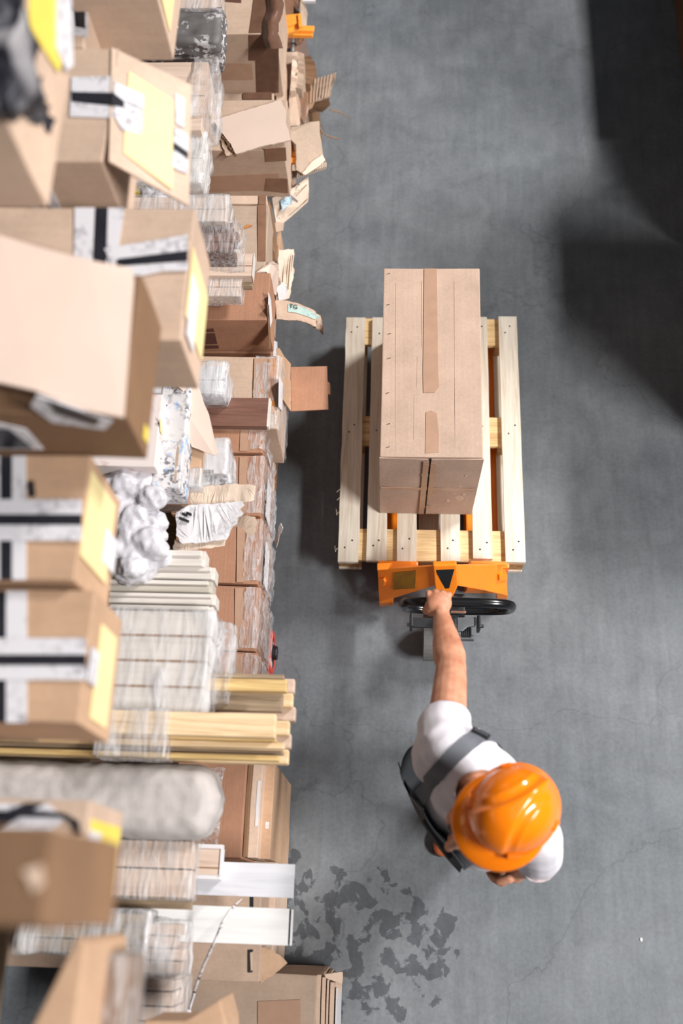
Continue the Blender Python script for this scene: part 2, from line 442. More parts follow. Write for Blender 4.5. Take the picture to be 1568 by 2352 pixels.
for k, (a, b) in enumerate(bx):
    y0 = P((a + b) / 2, ends[k][1], ZP).y; y1 = P((a + b) / 2, ends[k][0], ZP).y
    x0 = P(a, ends[k][1], ZP).x; x1 = P(b, ends[k][1], ZP).x
    bd = wob_board(x0, x1, y0, y1, ZP - 0.022, ZP, ph=k * 3.1, amp=0.004 if k == 0 else 0.0015).build('deck_board', M['deck'], pal, bevel=0)
    for yy in bys:
        for (dx, dy) in ((-0.014, -0.018), (0.013, 0.016)):
            c = V(((x0 + x1) / 2 + dx + random.uniform(-.006, .006), yy + dy + random.uniform(-.008, .008), ZP))
            if nailproto is None:
                nailproto = G().cyl(c - V((0, 0, .003)), c + V((0, 0, .0006)), 0.0042, 8).build('nail', M['nail'], pal)
                nailproto.parent = bd; npos = c.copy()
            else:
                copy_part(nailproto, bd, c - npos)
    if k == 0:
        for (px, py, s) in ((776, 1124, 1), (775, 1178, -1), (777, 1142, 1), (772, 1262, -1)):
            p = P(px + 6, py, ZP - 0.006)
            G().tube([p, p + V((-.008, -.004 * s, .003)), p + V((-.014, -.012, .001)), p + V((-.018, -.016 * s, .005))], [0.0022, .0016, .0014, .0008], 5).build('splinter', M['deck'], pal).parent = bd
xl, xr = P(bx[0][0], 1290, ZP).x, P(bx[5][1], 1290, ZP).x
for j, yy in enumerate(bys):
    G().box((xl, yy - 0.072, ZP - 0.044), (xr, yy + 0.072, ZP - 0.022)).build('bearer_board', M['bearer'], pal, bevel=0.002)
    for xx in (xl + 0.05, (xl + xr) / 2, xr - 0.05):
        G().box((xx - 0.05, yy - 0.07, ZP - 0.122), (xx + 0.05, yy + 0.07, ZP - 0.044)).build('block', M['block'], pal, bevel=0.003)
for xx in (xl + 0.05, (xl + xr) / 2, xr - 0.05):
    G().box((xx - 0.05, bys[0] - 0.075, ZP - 0.144), (xx + 0.05, bys[2] + 0.075, ZP - 0.122)).build('base_board', M['deck'], pal, bevel=0.002)

# ================================================================ the carton on the pallet
zt = 0.80
cx0, cx1 = -0.041, 0.351
cy0, cy1 = 1.597, 2.452
car = thing('shipping_carton', 'large plain brown carton standing on the wooden pallet', 'carton', (0.155, 2.02, ZP))
g = G()
zb = ZP + 0.001
# four side panels and the top, each board 5 mm thick
g.hexa([(cx0 + .008, cy0 + .006, zb), (cx1 - .004, cy0 + .006, zb), (cx1 - .002, cy1, zb), (cx0 + .004, cy1, zb)], [(cx0, cy0, zt), (cx1, cy0, zt), (cx1, cy1, zt), (cx0, cy1, zt)])
g.build('body', M['cardbig'], car, bevel=0.004, sub=3, dent=0.0025, dscale=4)
xm = P(988, 1060, zt).x
def front_flap(x0, x1, lean):
    vs = []; n = 8
    for j in range(n + 1):
        t = j / n; z = zt - 0.004 - (zt - 0.006 - zb) * t
        for i in range(n + 1):
            s = i / n; x = x0 + (x1 - x0) * s + (0.006 * (1 - 2 * t) if (lean > 0) == (s > .5) and 0 else 0)
            bul = math.sin(math.pi * t) * math.sin(math.pi * min(1, max(0, s))) * 0.006
            sag = 0.010 * (s if lean > 0 else 1 - s) * (1 - t) ** 2
            vs.append((x, cy0 - 0.005 - bul + 0.002 * t, z - sag))
    back = [(x, cy0 - 0.0005, z) for (x, y, z) in vs]
    m = n + 1; fs = []
    for j in range(n):
        for i in range(n):
            a = j * m + i; fs.append((a, a + 1, a + m + 1, a + m)); b = a + m * m; fs.append((b + m, b + m + 1, b + 1, b))
    K = m * m
    for i in range(n):
        fs += [(i, i + K, i + 1 + K, i + 1), (n * m + i, n * m + i + 1, n * m + i + 1 + K, n * m + i + K), (i * m, (i + 1) * m, (i + 1) * m + K, i * m + K), (i * m + n, i * m + n + K, (i + 1) * m + n + K, (i + 1) * m + n)]
    return G().add(vs + back, fs)
front_flap(cx0 - .002, xm - .005, 1).build('end_flap', M['cardbig'], car)
front_flap(xm + .005, cx1 + .002, -1).build('end_flap', M['cardbig'], car)
# dark slot between the flaps, cut tape tatters bridging it
G().box((xm - .006, cy0 - .003, zb + .01), (xm + .006, cy0 + .0005, zt - .01)).build('flap_gap', M['ink'], car)
yf = cy0 - 0.0125
for (z, w1, w2, h) in ((.755, .025, .03, .012), (.66, .03, .03, .02), (.53, .028, .025, .022), (.45, .02, .03, .012), (.33, .026, .022, .02)):
    G().prism([(xm - w1, yf, z), (xm - .0025, yf, z + .004), (xm - .0025, yf, z - h), (xm - w1 * .8, yf, z - h * .8)], (0, .004, 0)).build('torn_tape', M['cleartape'], car)
    G().prism([(xm + .0025, yf, z - .004), (xm + w2, yf, z), (xm + w2 * .9, yf, z - h), (xm + .0025, yf, z - h * .7)], (0, .004, 0)).build('torn_tape', M['cleartape'], car)
G().box((xm - .026, yf + .001, zb + .02), (xm - .0035, yf + .004, zt - .02)).build('packing_tape', M['cleartape'], car)
G().box((xm + .0035, yf + .001, zb + .2), (xm + .024, yf + .004, zt - .03)).build('packing_tape', M['cleartape'], car)
for (dx, dz, s) in ((.13, .42, .007), (.15, .34, .01), (.11, .35, .006), (.135, .30, .02), (.09, .27, .01), (.145, .53, .006)):
    G().ell((xm + dx, yf + .0035, ZP + dz - .1), (s, 0, 0), (0, .0012, 0), (0, 0, s * 1.3), 10, 6).build('pale_scuff', M['cardpale'], car)
G().box((cx0 + .002, yf + .0005, .505), (xm - .006, yf + .003, .527)).build('packing_tape', M['cleartape'], car)
G().box((xm + .006, yf + .0005, .50), (cx1 - .012, yf + .003, .522)).build('packing_tape', M['cleartape'], car)
# tape worn along the top
def top_slab(pts, z, t, name, mat, par, bevel=0):
    return G().prism([P(x, y, z) for x, y in pts], (0, 0, t)).build(name, mat, par, bevel=bevel)
top_slab([(974, 618), (1003, 618), (1006, 850), (1008, 890), (998, 902), (972, 903), (971, 860)], zt - .001, .0035, 'packing_tape', M['cleartape'], car)
top_slab([(978, 948), (990, 944), (1003, 950), (1008, 1000), (1007, 1040), (976, 1042)], zt - .001, .0032, 'packing_tape', M['cleartape'], car)
st0 = None
for (px, py) in ((892, 629), (891, 700), (894, 767), (893, 823), (890, 903), (892, 974), (891, 1027)):
    c = P(px, py, zt + .001)
    if st0 is None:
        sg = G().tube([c + V((-.006, -.002, -.002)), c + V((-.006, -.002, .0012)), c + V((.006, .002, .0012)), c + V((.006, .002, -.002))], .0011, 6)
        st0 = sg.build('staple', M['chrome'], car); sp = c.copy()
    else: copy_part(st0, car, c - sp)
# the tiny creases pressed into the top
for (x, y0, y1) in ((909, 650, 1035), (1043, 645, 1030), (958, 820, 890), (951, 905, 1010), (969, 645, 800)):
    a = P(x, y0, zt + .0003); b2 = P(x + (2 if x > 1000 else -1), y1, zt + .0003)
    G().tube([a, b2], .0008, 6).build('crease', M['cardbig'], car)

# ================================================================ hand pallet truck
jk = thing('pallet_truck', 'orange hand pallet truck with black loop handle under the pallet', 'pallet truck', (0.23, 1.3, 0))
for s in (-1, 1):
    xc = 0.2285 + s * 0.19
    x0, x1 = xc - 0.085, xc + 0.085
    fg = G()
    zt_ = ZP - 0.145; y0, y1 = 1.30, 2.50
    fg.prism([(x0, y0, zt_ - .05), (x0 + .008, y0, zt_), (x1 - .008, y0, zt_), (x1, y0, zt_ - .05)], (0, y1 - y0, 0))
    fg.prism([(x0, y1, zt_ - .05), (x0 + .008, y1, zt_), (x1 - .008, y1, zt_), (x1, y1, zt_ - .05)], (0, 0.001, 0))
    fg.hexa([(x0, y1, zt_ - .05), (x1, y1, zt_ - .05), (x1 - .04, y1 + .08, zt_ - .045), (x0 + .04, y1 + .08, zt_ - .045)], [(x0 + .008, y1, zt_), (x1 - .008, y1, zt_), (x1 - .045, y1 + .08, zt_ - .02), (x0 + .045, y1 + .08, zt_ - .02)])
    fg.build('fork', M['orangepaint'], jk, bevel=0.003)
    for dy in (0, .1):
        G().cyl((xc - .04, 2.3 + dy, .036), (xc + .04, 2.3 + dy, .036), .036, 20).build('load_roller', M['greywheel'], jk)
    # riser from the fork to the head
    G().box((x0, 1.335, zt_ - .05), (x1, 1.36, .275)).build('fork_riser', M['orangepaint'], jk, bevel=0.008)
# head: two wings sloping towards the operator and a raised centre
def wing(pts, th=.012):
    a = [V(p) for p in pts]; n = (a[1] - a[0]).cross(a[2] - a[0]).normalized()
    if n.z < 0: n = -n
    return G().prism([p - n * th for p in a], n * th)
def on_plane(pts, pl, off):
    n = (V(pl[1]) - V(pl[0])).cross(V(pl[3]) - V(pl[0])).normalized()
    if n.z < 0: n = -n
    out = []
    for (px, py) in pts:
        r = ray(px, py); o0 = V((0, 0, CH)); t = (V(pl[0]) - o0).dot(n) / r.dot(n)
        out.append(o0 + r * t + n * off)
    return out, n
Lw = [P(866, 1309, .27), P(997, 1300, .50), P(1000, 1345, .41), P(944, 1362, .29), P(870, 1384, .13)]
Rw = [P(1049, 1298, .50), P(1162, 1297, .27), P(1166, 1369, .14), P(1110, 1356, .27), P(1052, 1346, .41)]
wl = wing(Lw).build('head_wing', M['orangepaint'], jk, bevel=0.004)
wr = wing(Rw).build('head_wing', M['orangepaint'], jk, bevel=0.004)
G().prism([P(866, 1295, .305), P(945, 1292, .315), P(945, 1305, .31), P(866, 1311, .30)], (0, 0, .01)).build('top_lip', M['orangepaint'], jk, bevel=.003)
G().prism([P(1080, 1290, .315), P(1162, 1291, .305), P(1162, 1300, .30), P(1080, 1300, .31)], (0, 0, .01)).build('top_lip', M['orangepaint'], jk, bevel=.003)
ce = [P(994, 1299, .52), P(1049, 1297, .52), P(1052, 1345, .43), P(1040, 1372, .38), P(1002, 1372, .38), P(998, 1345, .43)]
c0 = wing(ce, .03).build('head_centre', M['orangepaint'], jk, bevel=0.008, seg=3)
tri, tn = on_plane([(1002, 1309), (1043, 1307), (1041, 1313), (1031, 1350), (1022, 1351), (1003, 1315)], ce[:2] + [ce[4], ce[5]], .003)
G().prism([p - tn * .003 for p in tri], tn * .003).build('black_panel', M['blackmetal'], jk).parent = c0
ln = Lw[:2] + [Lw[2], Lw[4]]; rn = Rw[:2] + [Rw[4], Rw[2]]
q, nn = on_plane([(905, 1315), (956, 1310), (954, 1351), (903, 1354)], ln, .0012)
G().prism([p - nn * .002 for p in q], nn * .003).build('instruction_label', printed('olive_label', S(156, 112, 30), S(110, 78, 26), 260, .8), jk).parent = wl
q, nn = on_plane([(873, 1327), (884, 1326), (888, 1334), (884, 1344), (873, 1345)], ln, .002)
G().prism([p - nn * .002 for p in q], nn * .012).build('lug', M['orangepaint'], jk, bevel=.002).parent = wl
q, nn = on_plane([(1142, 1318), (1160, 1316), (1160, 1331), (1142, 1331)], [Rw[0],Rw[1],Rw[2],Rw[4]], .002)
G().prism([p - nn * .002 for p in q], nn * .012).build('lug', M['orangepaint'], jk, bevel=.002).parent = wr
# lower corner brackets of the head
G().prism([P(870, 1372, .13), P(905, 1362, .15), P(902, 1384, .11), P(871, 1386, .10)], (0, 0, -.05)).build('corner_bracket', M['orangepaint'], jk, bevel=.003)
G().prism([P(1140, 1362, .15), P(1166, 1368, .13), P(1165, 1373, .11), P(1142, 1372, .11)], (0, 0, -.05)).build('corner_bracket', M['orangepaint'], jk, bevel=.003)
# hydraulic unit, steering fork and wheels
pb = P(1030, 1445, .18)
G().cyl((pb.x, pb.y + .05, .06), (pb.x, pb.y + .05, .36), .045, 24).build('hydraulic_pump', M['blackmetal'], jk, bevel=.0)
G().box((pb.x - .06, pb.y + .02, .20), (pb.x + .06, pb.y + .12, .30)).build('pump_block', M['blackmetal'], jk, bevel=.008)
wy = P(985, 1470, .17).y
for px in (985, 1035):
    xc = P(px, 1470, .10).x
    G().cyl((xc - .025, wy + .03, .1), (xc + .025, wy + .03, .1), .1, 32).build('steer_wheel', M['greywheel'], jk, bevel=0)
G().cyl((pb.x - .11, wy + .03, .1), (pb.x + .11, wy + .03, .1), .014, 14).build('axle', M['steel'], jk)
yb = P(945, 1435, .36).y
la, ra = P(944, 1440, .36), P(1100, 1434, .36)
G().box((la.x, yb - .01, .345), (pb.x + .02, yb + .03, .365)).build('crossbar', M['blackmetal'], jk, bevel=.003)
G().prism([P(1050, 1418, .37), P(1092, 1417, .37), P(1092, 1436, .37), P(1073, 1440, .37), P(1062, 1449, .37), P(1050, 1449, .37)], (0, 0, -.02)).build('release_bracket', M['steel'], jk, bevel=.002)
pd = P(1070, 1450, .34)
pe = G()
for i in range(5): pe.box((pd.x - .016 + i * .0075, pd.y - .02, .315), (pd.x - .011 + i * .0075, pd.y + .02, .345))
pe.box((pd.x - .018, pd.y - .018, .31), (pd.x + .022, pd.y + .018, .335))
pe.build('release_pedal', M['blackmetal'], jk)
for (q0, sgn) in ((la, -1), (ra, 1)):
    G().box((q0.x - .006, yb - .012, .30), (q0.x + .006, yb + .05, .39)).build('side_plate', M['blackmetal'], jk, bevel=.003)
    G().cyl((q0.x + sgn * .004, yb, .36), (q0.x + sgn * .017, yb, .36), .009, 6).build('bolt', M['chrome'], jk)
# handle: shaft and loop lying in one plane
LT = P(1050, 1383, 1.05); LB = P(1050, 1402, .83)
up = (LT - LB).normalized(); xd = V((1, 0, 0))
hc = (LT + LB) / 2; hh = (LT - LB).length / 2
wl_, wr_ = P(917, 1393, .95).x + .014, P(1184, 1393, .95).x - .014
lx = (wl_ + wr_) / 2; hw = (wr_ - wl_) / 2
pts = []
for k in range(64):
    a = 2 * math.pi * k / 64; c, s = math.cos(a), math.sin(a)
    ex = 0.62
    pts.append(V((lx, hc.y, hc.z)) + xd * hw * math.copysign(abs(c) ** ex, c) + up * hh * math.copysign(abs(s) ** ex, s))
G().tube(pts, .0165, 14, closed=True).build('loop_handle', M['blackrubber'], jk, smooth=True)
sh0 = V((pb.x, pb.y + .05, .33)); sh1 = V((lx, LB.y, LB.z))
G().tube([sh0, sh1], .024, 18).build('handle_shaft', M['blackmetal'], jk, smooth=False)
dv = (sh1 - sh0).normalized()
G().obox(sh1 + up * .05, xd * .034, up * .07, up.cross(xd) * .014).build('handle_plate', M['blackmetal'], jk, bevel=.004)
G().obox(sh1 + up * .085 - V((-.012, .017, 0)), xd * .026, up * .012, up.cross(xd) * .003).build('copper_badge', plain('copper_badge', S(180, 130, 110), .4, metal=.5), jk)
G().obox(V((lx, hc.y, hc.z)) + up * .02, xd * .008, up * hh * .9, up.cross(xd) * .004).build('release_lever', M['blackmetal'], jk, bevel=.002)
# ================================================================ the worker
F2 = V((-0.80, -0.60, 0)).normalized()          # the way the chest faces
R2 = V((F2.y, -F2.x, 0))                        # towards his right hand
UP = V((0, 0, 1))
CS = P(1132, 1825, 1.40)
man = thing('person', 'worker in orange hard hat and white t-shirt pulling the pallet truck by its handle', 'person', (CS.x, CS.y, 0))
def B(r, f, z, c=None):
    c = c or CS
    return V((c.x, c.y, 0)) + R2 * r + F2 * f + UP * z
SR = P(1022, 1722, 1.41); SL = P(1232, 1922, 1.40)
ER = P(1036, 1530, 1.20); WR = P(1016, 1424, 1.085)
EL = P(1236, 1975, 1.13); WL = P(1196, 1998, .92)
FH = V((-0.77, -0.64, 0)).normalized(); RH = V((FH.y, -FH.x, 0))
pit = R(14)
FHp = FH * math.cos(pit) - UP * math.sin(pit); UHp = UP * math.cos(pit) + FH * math.sin(pit)
HC = V((0.258, 0.228, 1.548))
def Hh(f, r, u): return HC + FHp * f + RH * r + UHp * u

# --- skin: one continuous body
g = G()
for (z, hw_, hd, hv) in ((0.98, .15, .10, .12), (1.10, .145, .10, .12), (1.22, .155, .105, .13), (1.32, .16, .10, .11)):
    g.ell(B(0, 0, z), R2 * hw_, F2 * hd, UP * hv)
g.cone(B(0, .015, 1.38), Hh(-.015, 0, -.05), .064, .058)
g.cone(B(.05, 0, 1.40), SR, .055, .05); g.cone(B(-.05, 0, 1.40), SL, .055, .05)
g.ell(Hh(-.022, 0, .036), FHp * .085, RH * .074, UHp * .084)
g.ell(Hh(.03, 0, -.035), FHp * .068, RH * .060, UHp * .085)
g.ell(Hh(.055, 0, -.085), FHp * .034, RH * .036, UHp * .026)                   # chin
g.chain([Hh(.088, 0, .022), Hh(.112, 0, -.008), Hh(.125, 0, -.022)], [.010, .0125, .0135])   # nose
g.sph(Hh(.106, .013, -.024), .0095); g.sph(Hh(.106, -.013, -.024), .0095)
g.chain([Hh(.088, -.024, -.056), Hh(.094, 0, -.053), Hh(.088, .024, -.056)], [.008, .010, .008])
g.chain([Hh(.087, -.022, -.066), Hh(.093, 0, -.067), Hh(.087, .022, -.066)], [.009, .011, .009])
g.chain([Hh(.068, -.042, .022), Hh(.082, 0, .024), Hh(.068, .042, .022)], [.013, .012, .013])    # brow
for s in (-1, 1):
    g.ell(Hh(.062, s * .046, -.02), FHp * .03, RH * .024, UHp * .026)
    g.ell(Hh(-.008, s * .078, -.005), FHp * .020, RH * .009, UHp * .033)        # ear
    g.ell(Hh(-.014, s * .083, 0), FHp * .015, RH * .008, UHp * .026)
# right arm, straight back to the truck's handle
d1 = (ER - SR).normalized(); d2 = (WR - ER).normalized(); sd = d2.cross(UP).normalized()
g.chain([SR, SR.lerp(ER, .35), SR.lerp(ER, .75), ER], [.054, .056, .052, .047])
g.chain([ER, ER.lerp(WR, .22), ER.lerp(WR, .5), ER.lerp(WR, .78), WR], [.046, .052, .046, .037, .031])
g.ell(ER.lerp(WR, .2) - sd * .012 + UP * .004, d2 * .08, sd * .04, UP * .036)
g.ell(ER - UP * .004 - d2 * .01 + sd * .010, d2 * .022, sd * .020, UP * .042)
# right hand closed round the top of the loop
GB = P(1007, 1383, 1.052)
kn = []
hb = GB.y
g.cone(WR, V((GB.x + .004, hb - .028, GB.z + .026)), .028, .027)
g.ell(V((GB.x, hb - .012, GB.z + .030)), (.043, 0, 0), (0, .040, 0), (0, 0, .022))
for i, (dx, ln, rr) in enumerate(((-.034, .96, .0105), (-.0115, 1.06, .011), (.0115, 1.0, .0105), (.033, .84, .0095))):
    x = GB.x + dx
    k0 = V((GB.x + dx * .85, hb - .012, GB.z + .033)); k1 = V((x, hb + .021 * ln, GB.z + .030 - abs(dx) * .12))
    k2 = V((x, hb + .036 * ln, GB.z - .006)); k3 = V((x, hb + .020, GB.z - .031)); k4 = V((x, hb - .006, GB.z - .031))
    g.chain([k0, k1, k2, k3, k4], [rr * .9, rr * 1.12, rr, rr * .95, rr * .85])
# thumb: leaves the side of the palm, closes under the bar
g.chain([V((GB.x - .026, hb - .036, GB.z + .014)), V((GB.x - .043, hb - .026, GB.z - .006)), V((GB.x - .036, hb - .012, GB.z - .032)), V((GB.x - .016, hb - .010, GB.z - .048))], [.017, .014, .012, .0105])
g.ell(V((GB.x - .033, hb - .022, GB.z + .012)), (.016, 0, 0), (0, .024, 0), (0, 0, .02))
# left arm hanging, hand loosely curled
g.chain([SL, SL.lerp(EL, .5), EL], [.052, .047, .041])
g.chain([EL, EL.lerp(WL, .3), EL.lerp(WL, .7), WL], [.041, .044, .035, .028])
hd = (WL - EL).normalized(); hd = (hd + F2 * .25 - UP * .15).normalized()
hx = F2 - hd * F2.dot(hd); hx.normalize(); hz = hd.cross(hx)           # hx across knuckles towards the thumb side, hz palm inwards
if hz.dot(R2) < 0: hz = -hz
HP = WL + hd * .05
g.cone(WL, HP, .027, .03); g.ell(HP + hd * .012, hx * .042, hd * .05, hz * .018)
for (dx, ln) in ((.031, .95), (.0105, 1.05), (-.011, 1.0), (-.032, .82)):
    k1 = HP + hd * .055 + hx * dx; k2 = k1 + (hd * .8 + hz * .55).normalized() * .042 * ln
    k3 = k2 + (hd * .1 + hz).normalized() * .026 * ln; k4 = k3 + (hz * .6 - hd * .8).normalized() * .02 * ln
    g.chain([HP + hd * .01 + hx * dx * .8, k1, k2, k3, k4], [.011, .0115, .010, .0095, .0085])
t0 = HP - hd * .015 + hx * .034
g.chain([t0, t0 + hx * .022 + hd * .025 + hz * .012, t0 + hx * .02 + hd * .05 + hz * .026, t0 + hx * .012 + hd * .068 + hz * .036], [.016, .0135, .0115, .010])
# legs (inside the trousers)
LH, RHp = B(-.09, 0, .92), B(.09, 0, .92)
AL = V((0.205, 0.215, 0)) - F2 * .165 + UP * .09; KL = LH.lerp(AL, .48) + F2 * .05
AR = B(.13, -.22, .11); KR = RHp.lerp(AR, .5) + F2 * .05
for (h, k, a) in ((LH, KL, AL), (RHp, KR, AR)):
    g.chain([h, k, a], [.075, .052, .036]); g.cone(a, a - UP * .05 + F2 * .08, .036, .03)
body = blob(g, 0.0042, 3, .5)
for v in body.verts: v.co += noise.noise_vector(v.co * 28) * 0.0009
finish(body, 'body', M['skin'], man, smooth=True)

# --- eyes, brows and hair
for s in (-1, 1):
    G().sph(Hh(.078, s * .033, .006), .0125, 14, 10).build('eye', plain('eye_white', S(226, 220, 214), .25), man, smooth=True)
    G().chain([Hh(.088, s * .018, .024), Hh(.084, s * .034, .028), Hh(.072, s * .05, .024)], [.004, .0045, .003]).build('eyebrow', M['hair'], man, smooth=True)
hb_ = G(); hb_.ell(Hh(-.026, 0, .034), FHp * .086, RH * .078, UHp * .082)
bmh = bmesh.new(); me = hb_.raw(); bmh.from_mesh(me)
bmesh.ops.bisect_plane(bmh, geom=list(bmh.verts) + list(bmh.edges) + list(bmh.faces), plane_co=Hh(-.01, 0, 0), plane_no=(FHp * .8 - UHp * .25).normalized(), clear_outer=True)
bmesh.ops.recalc_face_normals(bmh, faces=bmh.faces)
finish(bmh, 'hair', M['hair'], man, smooth=True)

# --- t-shirt
g = G()
for (z, f0, hw_, hd_, hv) in ((1.00, .02, .125, .135, .12), (1.10, .022, .125, .135, .12), (1.20, .022, .128, .135, .12), (1.29, .015, .125, .128, .11), (1.36, 0, .11, .105, .085)):
    for s_ in (-.058, .058): g.ell(B(s_, f0, z), R2 * hw_, F2 * hd_, UP * hv, 28, 16)
g.ell(B(.125, -.045, 1.385), R2 * .062, F2 * .056, UP * .055); g.ell(B(.03, -.05, 1.36), R2 * .11, F2 * .062, UP * .07)
g.ell(B(.17, .055, 1.30), R2 * .075, F2 * .075, UP * .10)
g.cone(B(.045, -.01, 1.405), SR, .062, .066); g.cone(B(-.045, -.01, 1.405), SL, .062, .066)
sr1 = SR.lerp(ER, .40); sl1 = SL.lerp(EL, .82)
g.chain([SR, SR.lerp(ER, .2) - V((.012, 0, .012)), sr1, SR.lerp(ER, .66)], [.072, .074, .067, .062])
g.cone(B(.18, .05, 1.34), SR.lerp(ER, .36) - sd * .018 - UP * .02, .075, .056)
g.cone(B(.10, 0, 1.27), SR.lerp(ER, .25) - UP * .02, .08, .062)
g.chain([SL, SL.lerp(EL, .5), sl1, SL.lerp(EL, 1.1)], [.070, .071, .070, .070])
g.ell(B(-.16, -.01, 1.3), R2 * .05, F2 * .075, UP * .1)
sh = blob(g, 0.007, 4, .5)
def cut(bm, co, no):
    bmesh.ops.bisect_plane(bm, geom=list(bm.verts) + list(bm.edges) + list(bm.faces), plane_co=co, plane_no=no, clear_outer=True)
def cut_near(bm, co, no, rad):
    """remove what lies beyond a plane, only near co"""
    gone = [v for v in bm.verts if (v.co - co).length < rad and (v.co - co).dot(no) > 0]
    bmesh.ops.delete(bm, geom=gone, context='VERTS')
def split_near(bm, co, no, rad):
    geo = [f for f in bm.faces if (f.calc_center_median() - co).length < rad]
    es = list({e for f in geo for e in f.edges}); vs = list({v for f in geo for v in f.verts})
    bmesh.ops.bisect_plane(bm, geom=vs + es + geo, plane_co=co, plane_no=no, clear_outer=False, dist=1e-5)
    gone = [f for f in bm.faces if (f.calc_center_median() - co).length < rad and (f.calc_center_median() - co).dot(no) > 0]
    bmesh.ops.delete(bm, geom=gone, context='FACES')
for v in sh.verts:      # folds
    c = v.co
    a = noise.noise(V((c.x * 9, c.y * 9, c.z * 5))) * .004 + noise.noise(c * 22) * .0022
    t = (c - SR).dot(d1)
    if -.05 < t < .25 and (c - SR).length < .25: a += math.sin(t * 75 + noise.noise(c * 12) * 4) * .0022
    v.co += v.normal * a
split_near(sh, SR.lerp(ER, .36), d1, .13)
split_near(sh, sl1, (EL - SL).normalized(), .13)
nk = B(0, -.004, 1.46) * .6 + Hh(-.01, 0, -.05) * .4
gone = [f for f in sh.faces if (f.calc_center_median() - B(.002, .042, 1.45)).length < .083 and f.calc_center_median().z > 1.38]
bmesh.ops.delete(sh, geom=gone, context='FACES')
loose = [v for v in sh.verts if not v.link_faces]; bmesh.ops.delete(sh, geom=loose, context='VERTS')
def islands(bm):
    seen = set(); best = []
    for v in bm.verts:
        if v in seen: continue
        st = [v]; comp = []; seen.add(v)
        while st:
            a = st.pop(); comp.append(a)
            for e in a.link_edges:
                b = e.other_vert(a)
                if b not in seen: seen.add(b); st.append(b)
        if len(comp) > len(best): best = comp
    keep = set(best); bmesh.ops.delete(bm, geom=[v for v in bm.verts if v not in keep], context='VERTS')
islands(sh)
for _ in range(6):      # ease the ragged cut edges
    for v in [v for v in sh.verts if v.is_boundary]:
        nb = [e.other_vert(v).co for e in v.link_edges if e.is_boundary]
        if len(nb) == 2: v.co = v.co * .5 + (nb[0] + nb[1]) * .25
shirt_bvh = BVHTree.FromBMesh(sh)
rim = [e for e in sh.edges if e.is_boundary]
ret = bmesh.ops.extrude_edge_only(sh, edges=rim)
for v in [x for x in ret['geom'] if isinstance(x, bmesh.types.BMVert)]:
    v.co -= v.normal * 0.004 if v.normal.length > 0 else V()
# collar seam and sleeve hems
hems = []
tshirt = finish(sh, 't_shirt', M['shirt'], man, smooth=True)

# --- overalls: legs, seat, bib
g = G()
for (z, hw_, hd_, hv) in ((.86, .185, .145, .12), (.97, .19, .15, .12), (1.06, .198, .155, .10)):
    g.ell(B(.01, 0, z), R2 * hw_, F2 * hd_, UP * hv, 28, 14)
for (h, k, a) in ((LH, KL, AL), (RHp, KR, AR)):
    g.chain([h + UP * -.02, h.lerp(k, .5), k, k.lerp(a, .6), a], [.108, .092, .078, .068, .066])
ov = blob(g, 0.009, 4, .5)
for v in ov.verts: v.co += v.normal * (noise.noise(v.co * 11) * .006)
cut(ov, B(0, 0, 1.075), (UP - F2 * .12 - R2 * .05).normalized())
for (a, k) in ((AL, KL), (AR, KR)):
    d = (a - k).normalized(); split_near(ov, a - d * .0, d, .13)
# waist gapes on his right
for v in ov.verts:
    t = max(0, (v.co.z - .95) / .13)
    s = (v.co - B(0, 0, v.co.z)).dot(R2)
    if s > 0: v.co += R2 * (.062 * t * t * min(1, s / .15)) + F2 * .045 * t * t * min(1, s / .15)
rim = [e for e in ov.edges if e.is_boundary]
ret = bmesh.ops.extrude_edge_only(ov, edges=rim)
for v in [x for x in ret['geom'] if isinstance(x, bmesh.types.BMVert)]: v.co += -v.normal * 0.005
overall = finish(ov, 'overalls', M['overall'], man, smooth=True)
# bib panel
def torso_front(s, z):
    best = None
    o = B(s, .6, z); hit = shirt_bvh.ray_cast(o, -F2)
    return hit[0] if hit[0] is not None else B(s, .1, z)
vs = []; fs = []; nu, nv_ = 14, 12
for j in range(nv_ + 1):
    z = 1.0 + .255 * j / nv_; tt = min(1, (j / nv_) * 1.35) ** .8; hw_ = .26 - .13 * tt; hl_ = .115 - .01 * tt
    for i in range(nu + 1):
        s = -hl_ + (hw_ + hl_) * i / nu
        d = .178 - .75 * s * s + .006 * math.sin(s * 34) * (j / nv_) * .5
        vs.append(B(s, d, z))
m = nu + 1; K = len(vs)
vs += [p - F2 * .004 for p in vs]
for j in range(nv_):
    for i in range(nu):
        a = j * m + i; fs.append((a, a + 1, a + m + 1, a + m)); fs.append((K + a + m, K + a + m + 1, K + a + 1, K + a))
for i in range(nu): fs += [(nv_ * m + i, nv_ * m + i + 1, K + nv_ * m + i + 1, K + nv_ * m + i), (i, K + i, K + i + 1, i + 1)]
for j in range(nv_): fs += [(j * m, (j + 1) * m, K + (j + 1) * m, K + j * m), (j * m + nu, K + j * m + nu, K + (j + 1) * m + nu, (j + 1) * m + nu)]
bib = G().add(vs, fs).build('bib', M['overall'], man, smooth=True); bib.parent = overall
pz = 1.13
gp = G()
gp.hexa([B(-.06, .186, pz), B(.06, .186, pz), B(.06, .170, pz), B(-.06, .170, pz)], [B(-.065, .188, pz + .085), B(.065, .188, pz + .085), B(.065, .170, pz + .085), B(-.065, .170, pz + .085)])
gp.build('bib_pocket', M['overall'], man, bevel=.003).parent = overall
